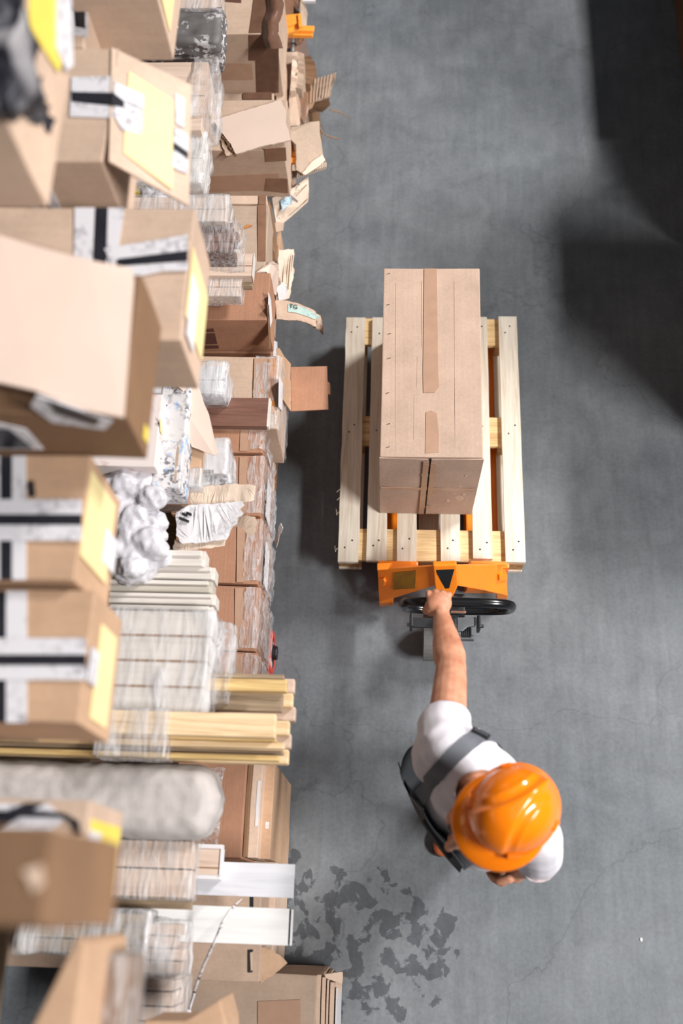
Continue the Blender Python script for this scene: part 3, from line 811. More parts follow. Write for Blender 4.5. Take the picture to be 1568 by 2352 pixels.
# straps laid over the shirt
def ribbon(pts, w, off, th):
    fine = []
    for i in range(len(pts) - 1):
        for k in range(8): fine.append(pts[i].lerp(pts[i + 1], k / 8))
    fine.append(pts[-1])
    rows = []
    for i, p in enumerate(fine):
        h = shirt_bvh.find_nearest(p); q, n = h[0], h[1]
        if (q - p).length > .012 and i < 20: n = F2; q = p
        rows.append([q, n])
    for _ in range(3):
        rows = [rows[0]] + [[(rows[i - 1][0] + rows[i][0] * 2 + rows[i + 1][0]) / 4, (rows[i - 1][1] + rows[i][1] + rows[i + 1][1]).normalized()] for i in range(1, len(rows) - 1)] + [rows[-1]]
    vs = []; fs = []
    for i, (q, n) in enumerate(rows):
        t = (rows[min(i + 1, len(rows) - 1)][0] - rows[max(i - 1, 0)][0]).normalized(); sd_ = t.cross(n).normalized()
        vs += [q + n * off - sd_ * w / 2, q + n * (off + .001) , q + n * off + sd_ * w / 2, q + n * (off + th) + sd_ * w / 2, q + n * (off + th + .001), q + n * (off + th) - sd_ * w / 2]
    for i in range(len(rows) - 1):
        for k in range(6): fs.append((i * 6 + k, i * 6 + (k + 1) % 6, i * 6 + 6 + (k + 1) % 6, i * 6 + 6 + k))
    e = (len(rows) - 1) * 6
    fs += [(5, 4, 3, 2, 1, 0), tuple(e + k for k in range(6))]
    return G().add(vs, fs), rows
def on_shirt(px, py):
    h = shirt_bvh.ray_cast(V((0, 0, CH)), ray(px, py).normalized())
    return h[0]
sp_ = [on_shirt(*q) for q in ((968, 1822), (990, 1790), (1014, 1760), (1042, 1732), (1072, 1708), (1098, 1691))]
sp_ = [p for p in sp_ if p is not None]
back = [B(.085, -.10, 1.34), B(.05, -.13, 1.25), B(.02, -.135, 1.12)]
if len(sp_) < 6: sp_ = [B(.118, .160, 1.235), B(.118, .150, 1.275)] + sp_
rb, rows = ribbon(sp_ + back, .046, .004, .003)
rb.build('shoulder_strap', M['strap'], man).parent = overall
lsp = [B(-.09, .165, 1.24), B(-.095, .11, 1.33), B(-.10, .03, 1.46), B(-.095, -.06, 1.42), B(-.06, -.11, 1.33), B(-.02, -.135, 1.15)]
rb, rows2 = ribbon(lsp, .046, .004, .003)
rb.build('shoulder_strap', M['strap'], man).parent = overall
q0 = on_shirt(1102, 1689)
if q0 is not None:
    n0 = shirt_bvh.find_nearest(q0)[1]; t0 = (P(1117, 1700, q0.z) - P(1087, 1678, q0.z)).normalized(); t0 = (t0 - n0 * t0.dot(n0)).normalized(); b0 = n0.cross(t0)
    G().obox(q0 + n0 * .008, t0 * .027, b0 * .0095, n0 * .004).build('strap_buckle', M['blackmetal'], man, bevel=.002).parent = overall
    G().obox(q0 + n0 * .0125, t0 * .021, b0 * .0035, n0 * .0015).build('buckle_bar', M['steel'], man, bevel=.0008).parent = overall
G().obox(B(.115, .172, 1.245), (R2 * .9 + F2 * .1).normalized() * .03, UP * .016, F2 * .004).build('bib_clip', M['blackmetal'], man, bevel=.002).parent = overall

# --- shoes
def shoe(a, name):
    g = G(); t = a - UP * .045
    g.ell(t + F2 * .03 + UP * .005, F2 * .115, R2 * .043, UP * .045); g.ell(t + F2 * .11 - UP * .01, F2 * .06, R2 * .046, UP * .035)
    g.ell(t - F2 * .03 + UP * .02, F2 * .05, R2 * .04, UP * .055); g.cone(a, a + UP * .05, .05, .052)
    b = blob(g, .006, 4); cut(b, V((0, 0, a.z - .075)), V((0, 0, -1)))
    sh_ = finish(b, name, M['shoe'], man, smooth=True)
    pr = []
    for k in range(28):
        an = 2 * math.pi * k / 28; c, s = math.cos(an), math.sin(an)
        wd = .047 if c > 0 else .041
        pr.append(V((a.x, a.y, a.z - .09)) + F2 * (.04 + .136 * c) + R2 * (wd * s * (1 + .12 * c)))
    G().prism(pr, (0, 0, .024)).build('sole', M['sole'], man, bevel=.003).parent = sh_
    for k in range(4):
        c = t + F2 * (.02 + k * .018) + UP * (.052 - k * .008)
        G().tube([c - R2 * .018, c + UP * .004, c + R2 * .018], .0025, 6).build('lace', M['sole'], man).parent = sh_
shoe(AL, 'work_shoe'); shoe(AR, 'work_shoe')

# --- hard hat
hp = R(8)
FA = FH * math.cos(hp) - UP * math.sin(hp); UA = UP * math.cos(hp) + FH * math.sin(hp); RA = RH
HO = P(1179, 1859, 1.655)
ah, bh, hh_ = .114, .103, .112
def dome(t, a, extra=0.0):
    """t 0 at the rim .. 1 on top; a 0 at the front"""
    e = t * math.pi / 2
    rr = math.cos(e) ** .82; zz = math.sin(e) ** 1.05
    x, y, z = math.cos(a) * rr, math.sin(a) * rr, zz
    xl = ah * x; yl = bh * y
    # raised centre band, narrow behind and wide in front, with a soft step at its sides
    wb = .009 + .062 * max(0, min(1, (xl / ah + .75) / 1.6)) ** 2.2
    k = 1 / (1 + math.exp((abs(yl) - wb) / .0028))
    lift = .0105 * k * min(1, max(0, (t - .05) / .25))
    w2 = abs(abs(yl) - (wb + .026)); lift += .0022 * math.exp(-(w2 / .006) ** 2) * min(1, max(0, (t - .2) / .25)) * (1 if xl < .07 else max(0, 1 - (xl - .07) / .03))
    n = V((x / ah, y / bh, z / hh_)).normalized()
    p = V((xl, yl, hh_ * z)) + n * (lift + extra)
    return HO + FA * p.x + RA * p.y + UA * p.z
nu, nv_ = 180, 56
vs = []; fs = []
for j in range(nv_):
    for i in range(nu): vs.append(dome(j / nv_, 2 * math.pi * i / nu))
top = len(vs); vs.append(dome(1, 0))
for j in range(nv_ - 1):
    for i in range(nu): fs.append((j * nu + i, j * nu + (i + 1) % nu, (j + 1) * nu + (i + 1) % nu, (j + 1) * nu + i))
for i in range(nu): fs.append(((nv_ - 1) * nu + i, (nv_ - 1) * nu + (i + 1) % nu, top))
hat = G().add(vs, fs)
shell = hat.build('hard_hat', M['hat'], man, smooth=True)
# brim: narrow lip all round, growing to a peak in front
vs = []; fs = []; prof = [(0, -.001), (.25, -.002), (.6, -.006), (.92, -.010), (1.0, -.0125), (.95, -.0155), (.6, -.0115), (.2, -.008), (-.05, -.006)]
for i in range(nu):
    a = 2 * math.pi * i / nu; c = max(0, math.cos(a))
    wd = .007 + .048 * c ** 1.0
    base = V((ah * math.cos(a), bh * math.sin(a), 0)); outd = V((math.cos(a) * 1.0, math.sin(a) * .9, 0)).normalized()
    for (u, dz) in prof:
        p = base + outd * (wd * u); p.z = dz * (1 + .9 * c) + .002
        vs.append(HO + FA * p.x + RA * p.y + UA * p.z)
m = len(prof)
for i in range(nu):
    j = (i + 1) % nu
    for k in range(m): fs.append((i * m + k, i * m + (k + 1) % m, j * m + (k + 1) % m, j * m + k))
br = G().add(vs, fs).build('peak', M['hat'], man, smooth=True); br.parent = shell
for s in (-1, 1):       # accessory slots at the temples
    a = s * R(52)
    c = dome(.08, a, .004); t = (dome(.08, a + .05) - dome(.08, a - .05)).normalized(); nrm = (c - HO); nrm = (nrm - UA * nrm.dot(UA)).normalized()
    G().obox(c, t * .017, UA * .013, nrm * .007).build('accessory_slot', M['hat'], man, bevel=.004, seg=3).parent = shell
    a = s * R(118); c = dome(.08, a, .003); t = (dome(.08, a + .05) - dome(.08, a - .05)).normalized(); nrm = (c - HO); nrm = (nrm - UA * nrm.dot(UA)).normalized()
    G().obox(c, t * .014, UA * .012, nrm * .005).build('accessory_slot', M['hat'], man, bevel=.004, seg=3).parent = shell
# ================================================================ the rack on the left
rk = thing('pallet_rack', 'grey storage rack behind the cartons and bundles on the left', 'rack', (-1.35, 1.8, 0))
for y in (-1.6, 1.1, 3.8, 6.2):
    for x in (-1.9, -0.98):
        G().box((x - .05, y - .04, 0), (x + .05, y + .04, 3.6)).build('upright', M['rack'], rk, bevel=.004)
for (z0, z1) in ((.90, 1.0), (2.10, 2.20)):
    for x in (-1.9, -0.95):
        G().box((x - .025, -1.64, z0), (x + .025, 6.24, z1 - .02)).build('beam', M['rackbeam'], rk, bevel=.003)
    for (ya, yb) in (((-1.64, -.75), (-.20, 6.24)) if z1 < 2 else ((-1.64, P(100, 1838, 2.45).y), (P(100, 1662, 2.42).y, 6.24))):
        G().box((-1.92, ya, z1 - .02), (-0.86 if z1 < 2 else -.72, yb, z1)).build('shelf_deck', M['rackdeck'], rk)

STACK = 'cartons in the rack on the left'
def rect_world(rect, zt):
    xl, yt, xr, yb = rect
    a, b = P(xr, yt, zt), P(xr, yb, zt); l = P(xl, (yt + yb) / 2, zt)
    return l.x, (a.x + b.x) / 2, b.y, a.y
def carton(label, rect, zt, zb, mat, name='carton', cat='carton', dent=.003, bevel=.004, group=None, xmin=None):
    x0, x1, y0, y1 = rect_world(rect, zt)
    if 1.0 < zb < 2.0: x0 = min(x0, -.895)
    elif zb > 2.0: x0 = min(x0, x1 - .5)
    t = thing(name, label, cat, ((x0 + x1) / 2, (y0 + y1) / 2, zb), group)
    G().box((x0, y0, zb), (x1, y1, zt)).build('body', M[mat], t, bevel=bevel, sub=4, dent=dent, dscale=5)
    return t, (x0, x1, y0, y1, zt, zb)
def on_top(t, e, pts, mat, name, off=.0015, th=.0025):
    return G().prism([P(x, y, e[4] + off) for x, y in pts], (0, 0, th)).build(name, M[mat], t)
def on_right(t, e, pts, mat, name, off=.0015, th=.0025):
    q = [PX(x, y, e[1] + off) for x, y in pts]
    return G().prism(q, (th, 0, 0)).build(name, M[mat], t)
def on_front(t, e, pts, mat, name, off=.0015, th=.0025):
    q = [PY(x, y, e[2] - off) for x, y in pts]
    return G().prism(q, (0, -th, 0)).build(name, M[mat], t)
def top_w(t, e, x0, x1, y0, y1, mat, name, off=.0015, th=.0025):
    return G().box((x0, y0, e[4] + off), (x1, y1, e[4] + off + th)).build(name, M[mat], t)
def right_w(t, e, y0, y1, z0, z1, mat, name, off=.0015, th=.0025):
    return G().box((e[1] + off, y0, z0), (e[1] + off + th, y1, z1)).build(name, M[mat], t)
def front_w(t, e, x0, x1, z0, z1, mat, name, off=.0015, th=.0025):
    return G().box((x0, e[2] - off - th, z0), (x1, e[2] - off, z1)).build(name, M[mat], t)

def sheetmesh(pts, th, nseg=0, curl=None):
    """board outline given as points; thickened along its own normal"""
    a = [V(p) for p in pts]
    c = sum(a, V()) / len(a); n = V()
    for i in range(len(a)): n += (a[i] - c).cross(a[(i + 1) % len(a)] - c)
    n.normalize()
    if n.z < 0: n = -n
    return G().prism([p - n * th for p in a], n * th)
def ragged(pts, amp=.004, step=.012):
    """roughen a torn outline"""
    out = []
    for i in range(len(pts)):
        a, b = V(pts[i]), V(pts[(i + 1) % len(pts)]); k = max(1, int((b - a).length / step))
        d = (b - a).normalized(); s = d.cross(UP)
        if s.length < .1: s = V((1, 0, 0))
        s.normalize()
        for j in range(k):
            p = a.lerp(b, j / k)
            if j: p = p + s * random.uniform(-amp, amp)
            out.append(p)
    return out
def scrap(name, label, cat, pts, mat, th=.005, rag=0.0, group=None, par=None):
    w = [P(x, y, z) for (x, y, z) in pts]
    if rag: w = ragged(w, rag)
    o = sheetmesh(w, th).build(name, M[mat], par)
    if par is None: tag(o, label, cat, group)
    return o
def crumple(g, nx, ny, f, amp, freq, th=.002, seed=0.0):
    """sheet f(u,v) -> point, crinkled"""
    vs = []; fs = []
    for j in range(ny + 1):
        for i in range(nx + 1):
            p = f(i / nx, j / ny); q = p * freq + V((seed, seed * .7, 0))
            vs.append(p + noise.noise_vector(q) * amp + noise.noise_vector(q * 2.7) * amp * .45)
    m = nx + 1
    for j in range(ny):
        for i in range(nx):
            a = j * m + i; fs.append((a, a + 1, a + m + 1, a + m))
    return g.add(vs, fs)
def film_box(x0, x1, y0, y1, z0, z1, mat, par, amp=.006, name='film_wrap', freq=14, seed=0.0, n=26):
    """wrinkled film skin round a box"""
    bm = bmesh.new(); g = G().box((x0, y0, z0), (x1, y1, z1)); me = g.raw(); bm.from_mesh(me); bpy.data.meshes.remove(me)
    bmesh.ops.recalc_face_normals(bm, faces=bm.faces)
    bmesh.ops.subdivide_edges(bm, edges=list(bm.edges), cuts=n, use_grid_fill=True)
    for v in bm.verts:
        q = v.co * freq + V((seed, 0, seed)); n_ = noise.noise(q) + .5 * noise.noise(q * 2.3)
        v.co += v.normal * (amp * (.7 + n_))
    return finish(bm, name, M[mat], par, smooth=True)
def film_curtain(t, x, y0, y1, z0, z1, mat='filmx', amp=.008, seed=0.0, name='film_wrap', top=0.0):
    """film hanging over the aisle face (and over the top edge)"""
    g = G(); H_ = z1 - z0 + top
    def f(u, v):
        y = y0 + (y1 - y0) * u; s = v * H_
        if s < top: return V((x - (top - s), y, z1 + .006))
        return V((x + .006, y, z1 - (s - top)))
    crumple(g, 40, 24, f, amp, 22, seed=seed)
    bm = bmesh.new(); me = g.raw(); bm.from_mesh(me); bpy.data.meshes.remove(me)
    bmesh.ops.recalc_face_normals(bm, faces=bm.faces)
    return finish(bm, name, M[mat], t, smooth=True)

# ---------------------------------------------------------------- floor level, from the far end
def supports(label, rect, zt, zb, mat, **k): return carton(label, rect, zt, zb, mat, **k)
# far carton with wide brown tape along its aisle edge
t, e = carton('tan carton at the far end with wide shiny brown tape down its aisle edge', (330, -70, 640, 78), .98, .62, 'cardtan')
on_top(t, e, [(588, -40), (638, -40), (640, 74), (572, 76)], 'browntape', 'packing_tape', .002, .003)
on_front(t, e, [(572, 80), (640, 80), (640, 212), (590, 214), (588, 138), (572, 138)], 'browntape', 'packing_tape', .002, .003)
on_front(t, e, [(440, 144), (578, 146), (582, 182), (440, 184)], 'cleartape', 'clear_tape', .001, .002)
crumple(G(), 14, 20, lambda u, v: P(605 + 40 * u + 6 * math.sin(v * 7), -20 + 130 * v, .985 + .03 * math.sin(3.1 * u)), .008, 16).build('loose_tape', M['browntape'], t, smooth=True)
on_top(t, e, [(517, -20), (554, -20), (554, 7), (517, 4)], 'inkbrown', 'print')
# the one below and slightly nearer: dark tape strap round a tube-like pack
t, e = carton('narrow dark-taped pack squeezed between two far cartons', (380, 214, 628, 229), .80, .5, 'cardtan')
on_top(t, e, [(558, 214), (624, 213), (624, 229), (558, 229)], 'browntape', 'packing_tape', .002, .004)
t, e = carton('tan carton with brown corner tapes, torn pale board lying on it', (330, 229, 656, 345), .90, .60, 'cardtan')
on_front(t, e, [(608, 341), (656, 338), (658, 368), (610, 371)], 'browntape2', 'corner_tape', .002, .003)
on_front(t, e, [(611, 409), (660, 410), (661, 443), (607, 437)], 'browntape2', 'corner_tape', .002, .003)
on_front(t, e, [(470, 405), (640, 398), (640, 436), (470, 440)], 'cleartape', 'clear_tape', .001, .002)
# loose torn board lying on top
lb = [(490, 276, .925), (644, 229, .925), (655, 250, .925), (656, 280, .925), (668, 322, .925), (600, 336, .925), (541, 353, .925), (530, 330, .925), (512, 308, .925)]
o = thing('torn_board', 'pale torn corrugated board lying aslant on a tan carton', 'cardboard', P(580, 290, .91))
scrap('face', '', '', lb, 'palefoam', .006, .002, par=o)
g = G()
e0, e1 = P(492, 280, .915), P(541, 354, .915)
for k in range(26):
    p = e0.lerp(e1, k / 25) + V((random.uniform(-.003, .003), -.004, random.uniform(-.004, .003)))
    g.obox(p, (.006, .002, 0), (0, .0022, 0), (0, 0, .006))
g.build('torn_core', M['carddark'], o)
scrap('ply', '', '', [(494, 284, .915), (505, 306, .915), (524, 345, .912), (541, 355, .912), (520, 358, .908), (512, 340, .908), (500, 305, .91)], 'cardpale', .002, .003, par=o)
# next cartons toward the middle
t, e = carton('narrow carton edge with ribbed top near the shrink-wrapped planks', (380, 449, 612, 468), .84, .4, 'cardpale')
on_top(t, e, [(594, 449), (611, 449), (611, 470), (594, 470)], 'browntape2', 'packing_tape')
t, e = carton('pale carton with brown edge strip and an orange tape scrap on top', (380, 472, 612, 640), .86, .4, 'cardgrey')
on_top(t, e, [(592, 472), (611, 472), (610, 600), (592, 600)], 'browntape2', 'edge_tape')
on_top(t, e, [(552, 527), (570, 516), (580, 519), (560, 526)], 'orangetape', 'tape_scrap', .002, .003)
t, e = carton('red-brown carton with dark print on its near face and a white label', (350, 626, 617, 736), .90, .66, 'cardred')
on_front(t, e, [(470, 756), (490, 754), (492, 761), (470, 762)], 'inkbrown', 'print')
on_front(t, e, [(470, 766), (493, 765), (499, 789), (470, 790)], 'inkbrown', 'print')
on_front(t, e, [(470, 793), (501, 793), (503, 799), (470, 800)], 'inkbrown', 'print')
on_right(t, e, [(616, 672), (621, 690), (624, 735), (620, 752), (615, 725)], 'white', 'label')
on_right(t, e, [(613, 700), (616, 700), (621, 800), (617, 800)], 'carddark', 'open_seam')
t, e = carton('red-brown carton under the printed one, its top in shadow', (350, 742, 622, 812), .66, .40, 'cardred')
on_right(t, e, [(626, 782), (636, 785), (636, 818), (627, 818)], 'white', 'label')
t, e = carton('tan carton with clear and amber tape under the walnut plank', (390, 819, 640, 985), .82, .50, 'cardtan')
on_top(t, e, [(584, 823), (614, 823), (608, 960), (580, 960)], 'cleartape', 'clear_tape')
on_top(t, e, [(617, 824), (637, 824), (630, 950), (612, 950)], 'orangetape', 'amber_tape', .002, .003)
film_curtain(t, e[1], e[2], e[3], e[5], e[4], amp=.006, seed=2.0, top=.10)
on_right(t, e, [(640, 865), (648, 880), (647, 945), (639, 935)], 'white', 'label', .004)
u = thing('carton', 'carton on the pallet under the tan clear-taped one', 'carton', (e[1] - .3, (e[2] + e[3]) / 2, .14))
G().box((e[0], e[2] + .01, .14), (e[1] - .07, min(e[3], 1.99), .498)).build('body', M['cardred'], u, bevel=.004, sub=3, dent=.003)
# open flap of that carton standing out into the aisle
fl = thing('carton_flap', 'clean square carton flap sticking out into the aisle beside the pallet', 'cardboard', P(705, 890, .6))
scrap('panel', '', '', [(668, 843, .56), (751, 841, .55), (752, 876, .55), (758, 880, .55), (759, 906, .55), (753, 905, .55), (754, 940, .55), (669, 944, .56)], 'cardred', .005, par=fl)
scrap('arm', '', '', [(636, 800, .80), (642, 800, .80), (652, 818, .72), (668, 836, .60), (667, 852, .56), (668, 944, .56), (664, 938, .58), (648, 915, .74), (638, 890, .80)], 'cardorange', .004, .001, par=fl)
# shrink-wrapped row of red-brown cartons
row = [((400, 985, 604, 1040), 'red-brown carton just below the walnut plank, film bunched at its corner', .80), ((400, 1046, 602, 1184), 'red-brown carton between two dark seams beside the torn papers', .80), ((400, 1190, 597, 1341), 'red-brown carton below the torn papers, wrapped in creased film', .80), ((400, 1347, 592, 1496), 'largest red-brown film-wrapped carton beside the film-wrapped planks', .80), ((400, 1499, 590, 1560), 'red-brown carton with peeled film corner above the batten ends', .80)]
for k, (rc, lab_, z) in enumerate(row):
    t, e = carton(lab_, rc, z, .42, 'cardred', group=None)
    film_curtain(t, e[1], e[2] + .01, e[3] - .005, e[5], e[4], 'filmx', .010, seed=3.0 + k * 1.7, top=.055)
    film_curtain(t, e[1] + .008, e[2] + .02, e[3] - .02, e[5] + .02, e[4] - .03, 'filmx', .012, seed=9.0 + k * 1.3, top=0)
    if k in (0, 1, 2):
        right_w(t, e, e[2] + .03, e[3] - .06, e[4] - .20, e[4] - .09, 'white', 'label', .008)
    on_top(t, e, [(rc[2] - 52, rc[1] + 4), (rc[2] - 34, rc[1] + 4), (rc[2] - 36, rc[3] - 4), (rc[2] - 54, rc[3] - 4)], 'cleartape', 'clear_tape', .001, .002)
    # cartons under it, reaching the floor
    x0, x1, y0, y1 = e[:4]
    u = thing('carton', ['lower wrapped carton under the one below the walnut plank', 'lower wrapped carton under the seamed pair', 'lower wrapped carton under the torn papers one', 'lower wrapped carton under the largest red-brown one', 'lower wrapped carton beside the red and black wheel'][k], 'carton', ((x0 + x1) / 2, (y0 + y1) / 2, .14))
    G().box((x0, y0 + .01, .14), (x1 - .05, y1 - .005, .418)).build('body', M['cardred'], u, bevel=.004, sub=3, dent=.003, dscale=5)
    film_curtain(u, x1 - .048, y0 + .01, y1 - .01, .15, .41, 'filmx', .010, seed=20.0 + k, top=0.03)
t = thing('storage_pallet', 'wooden pallet under the film-wrapped row of cartons', 'pallet', (-1.05, 1.3, 0))
for k in range(7): G().box((-1.4 + k * .125, .75, .115), (-1.31 + k * .125, 2.0, .137)).build('deck_board', M['pineyellow'], t)
for y in (.82, 1.37, 1.92):
    G().box((-1.4, y - .05, .093), (-.56, y + .05, .115)).build('bearer_board', M['pineyellow'], t)
    for x in (-1.35, -.98, -.61): G().box((x - .05, y - .05, .0), (x + .05, y + .05, .093)).build('block', M['block'], t)
# torn cardboard corner pieces hanging at the wrapped row
scrap('cardboard_strip', 'folded brown cardboard strip hanging down the wrapped cartons', 'cardboard', [(614, 985, .6), (641, 985, .56), (640, 1026, .52), (628, 1026, .55), (622, 1000, .6)], 'cardred', .008, .001)
scrap('cardboard_strip', 'long double cardboard edge below the folded strip', 'cardboard', [(620, 1040, .48), (630, 1036, .45), (630, 1120, .42), (626, 1157, .42), (614, 1155, .46), (616, 1080, .48)], 'cardorange', .012, .001)
for (pts, lab_) in (([(630, 1245, .5), (638, 1218, .56), (644, 1202, .58), (649, 1213, .58), (642, 1228, .55), (634, 1258, .5)], 'small torn film tail sticking out beside the wrapped cartons'), ([(608, 1182, .6), (618, 1186, .56), (624, 1210, .5), (618, 1226, .5), (608, 1220, .55)], 'grey film lobe bulging out above the small film tail')):
    scrap('film_scrap', lab_, 'plastic film', pts, 'greywrap', .003, .002)
# wheel of another truck peeping out
wc = P(633, 1500, .10)
wh = thing('trolley_wheel', 'black wheel with red rim at the foot of the wrapped cartons', 'wheel', (wc.x, wc.y, 0))
G().tube([(wc.x - .03, wc.y + .078 * math.cos(a), .1 + .078 * math.sin(a)) for a in [2 * math.pi * k / 40 for k in range(40)]], .022, 12, closed=True).build('tyre', M['redrim'], wh, smooth=True)
G().cyl((wc.x - .055, wc.y, .1), (wc.x - .012, wc.y, .1), .088, 40).build('rim', M['blackmetal'], wh, bevel=.006)
G().cyl((wc.x - .02, wc.y, .1), (wc.x + .008, wc.y, .1), .03, 24).build('hub', M['blackmetal'], wh, bevel=.005)
# upright flat-packed cartons under the grey roll
t, e = carton('tall tan carton with creased film under the grey roll', (400, 1752, 560, 1972), .82, .30, 'cardred')
film_curtain(t, e[1] - .08, e[2] + .02, e[3] - .02, e[4] - .02, e[4], 'film', .004, seed=31, top=.05)
for (xa, xb, lab_, mt, z) in ((563, 572, 'brown flat board standing upright beside the tall carton', 'carddark', .80), (574, 597, 'flat carton standing on edge with white label strip', 'cardpale', .78), (600, 625, 'outermost flat carton standing on edge by the aisle', 'cardorange', .70)):
    y0 = P(xb, 1968 + (xb - 570) * .1, z).y; y1 = P(xb, 1752, z).y
    a, b = P(xa, 1860, z).x, P(xb, 1860, z).x
    o = thing('flat_carton', lab_, 'carton', ((a + b) / 2, (y0 + y1) / 2, .02))
    G().box((a, y0, .02), (b, y1, z)).build('panel', M[mt], o, bevel=.003, sub=4, dent=.004, dscale=6)
    if mt == 'cardpale': G().box((b - .014, y0 + .1, z), (b - .004, y1 - .06, z + .002)).build('label', M['white'], o)
    if mt == 'cardorange': G().box((b - .02, y0 + .12, z), (b - .008, y1 - .22, z + .002)).build('label', M['whitelabel'], o)
t, e = carton('low carton showing its torn corner above the first white plank', (500, 1975, 634, 1990), .45, .02, 'cardtan')
# lower end
t, e = carton('tan carton between the two white planks', (380, 2050, 598, 2150), .74, .36, 'cardtan')
on_top(t, e, [(573, 2060), (582, 2060), (582, 2150), (573, 2150)], 'ink', 'open_slot', .001, .001)
t, e = carton('pale flat carton standing by the aisle behind the white planks', (600, 1995, 628, 2250), .5, .02, 'cardpale')
t, e = carton('tan carton with a hand slot and a torn corner near the lower edge', (360, 2152, 598, 2256), .84, .52, 'cardtan')
on_top(t, e, [(570, 2182), (581, 2181), (580, 2233), (570, 2234)], 'ink', 'hand_slot', .001, .002)
on_top(t, e, [(574, 2188), (581, 2186), (580, 2228), (576, 2230)], 'cardpale', 'slot_flap', .003, .002)
scrap('torn_corner', '', '', [(600, 2176, .83), (622, 2180, .80), (645, 2196, .76), (660, 2212, .74), (640, 2230, .74), (615, 2246, .78), (598, 2258, .82)], 'cardorange', .004, .003, par=t)
t, e = carton('big grey-brown carton jutting into the aisle at the lower edge', (300, 2240, 724, 2480), .58, .02, 'cardgrey', dent=.005)
on_top(t, e, [(592, 2300), (690, 2296), (690, 2352), (592, 2352)], 'cleartape', 'clear_tape', .001, .002)
g = G()
x1 = e[1]
for k, (dx, w_) in enumerate(((0, .014), (.018, .012), (.034, .006), (.044, .014))):
    g.box((x1 + dx, e[2], .03), (x1 + dx + w_, e[3] - .008 * k, .575 - .014 * k))
g.build('side_flap', M['cardpale'], t, bevel=.002, sub=3, dent=.004, dscale=7)
G().box((x1 + .062, e[2], .10), (x1 + .066, e[3] - .04, .52)).build('white_liner', M['white'], t)
scrap('corner_ply', '', '', [(745, 2238, .57), (787, 2233, .53), (785, 2260, .52), (768, 2254, .54), (748, 2246, .56)], 'cardpale', .005, .002, par=t)
scrap('flap_end', '', '', [(770, 2255, .53), (786, 2258, .52), (774, 2300, .45), (776, 2360, .40), (762, 2360, .42), (766, 2300, .46)], 'cardpale', .005, .001, par=t)

# supports: brown cartons standing on the floor below the far ones
for k, (y0, y1, top, lab_) in enumerate(((3.95, 5.2, .618, 'floor carton below the brown-taped one at the far end'), (3.05, 3.93, .598, 'floor carton below the torn board'), (2.45, 3.03, .398, 'floor carton below the pale carton'), (2.06, 2.43, .398, 'floor carton below the red-brown printed one'))):
    xs = -.66 - .05 * (y0 - 2) 
    t = thing('carton', lab_, 'carton', (xs - .35, (y0 + y1) / 2, .0))
    G().box((xs - .7, y0, .0), (xs, y1, top)).build('body', M['carddark'] if k == 0 else M['cardtan'], t, bevel=.004, sub=3, dent=.004, dscale=5)

# ---------------------------------------------------------------- torn packaging at the far end of the aisle side
SC_ = []
def sc(name, label, pts, mat, th=.005, rag=.0025, cat='cardboard'): return scrap(name, label, cat, pts, mat, th, rag)
o = thing('plastic_profile', 'shorter orange plastic profile on top of the other at the far end', 'profile', P(675, 52, .62))
g = G(); a = P(652, 40, .62); b = P(692, 36, .62); c = P(688, 66, .62); d_ = P(652, 74, .62)
sheetmesh([P(653, 34, .65), P(691, 30, .65), P(693, 48, .65), P(653, 62, .65)], .02).build('upper_rib', M['orangeplastic'], o, bevel=.003)
sheetmesh([P(652, 62, .635), P(684, 55, .635), P(686, 69, .635), P(651, 77, .635)], .018).build('lower_rib', M['orangeplastic'], o, bevel=.003)
sheetmesh([P(683, 31, .66), P(691, 30, .66), P(694, 60, .66), P(686, 62, .66)], .012).build('end_rib', M['orangeplastic'], o, bevel=.002)
o = thing('plastic_profile', 'longer orange plastic profile pointing into the aisle at the far end', 'profile', P(690, 70, .58))
sheetmesh([P(690, 58, .60), P(722, 59, .60), P(719, 71, .60), P(684, 70, .60)], .018).build('upper_rib', M['orangeplastic'], o, bevel=.003)
sheetmesh([P(660, 77, .585), P(719, 71, .585), P(717, 81, .585), P(652, 80, .585)], .02).build('lower_rib', M['orangeplastic'], o, bevel=.003)
o = thing('plastic_profile', 'small ribbed orange plastic piece beneath the torn flap', 'profile', P(668, 352, .6))
for k in range(3): sheetmesh([P(654, 333 + k * 14, .66), P(681, 332 + k * 14, .66), P(679, 345 + k * 14, .655), P(654, 346 + k * 14, .655)], .02).build('rib', M['orangeplastic'], o, bevel=.004)
sc('white_board', 'white board edge at the very top beside the floor', [(640, -20, .45), (724, -20, .45), (724, 3, .45), (640, 2, .45)], 'white', .015, 0)
sc('cardboard_strip', 'brown rounded cardboard tongue behind the orange profiles', [(690, -5, .5), (700, 8, .5), (706, 30, .48), (704, 58, .46), (695, 75, .46), (688, 60, .5)], 'cardgrey', .006, .001)
sc('cardboard_strip', 'crumpled taped lobe below the orange profiles', [(676, 82, .5), (698, 82, .5), (697, 92, .48), (692, 102, .46), (682, 105, .46), (678, 96, .5)], 'browntape2', .01, .002)
t, e = carton('dark taped carton standing between the orange profiles and the torn boards', (600, -30, 688, 120), .46, .02, 'browntape2', dent=.006)
on_top(t, e, [(672, 80), (676, 80), (675, 118), (671, 118)], 'bluelabel', 'label_edge')
on_top(t, e, [(690, -10), (694, 2), (688, 30), (685, 30)], 'bluelabel', 'label_edge')
on_top(t, e, [(654, 112), (668, 112), (668, 119), (654, 119)], 'black', 'tape_band')
t, e = carton('notched pale board carton beneath the brown-taped one', (600, 119, 678, 205), .52, .02, 'cardpale')
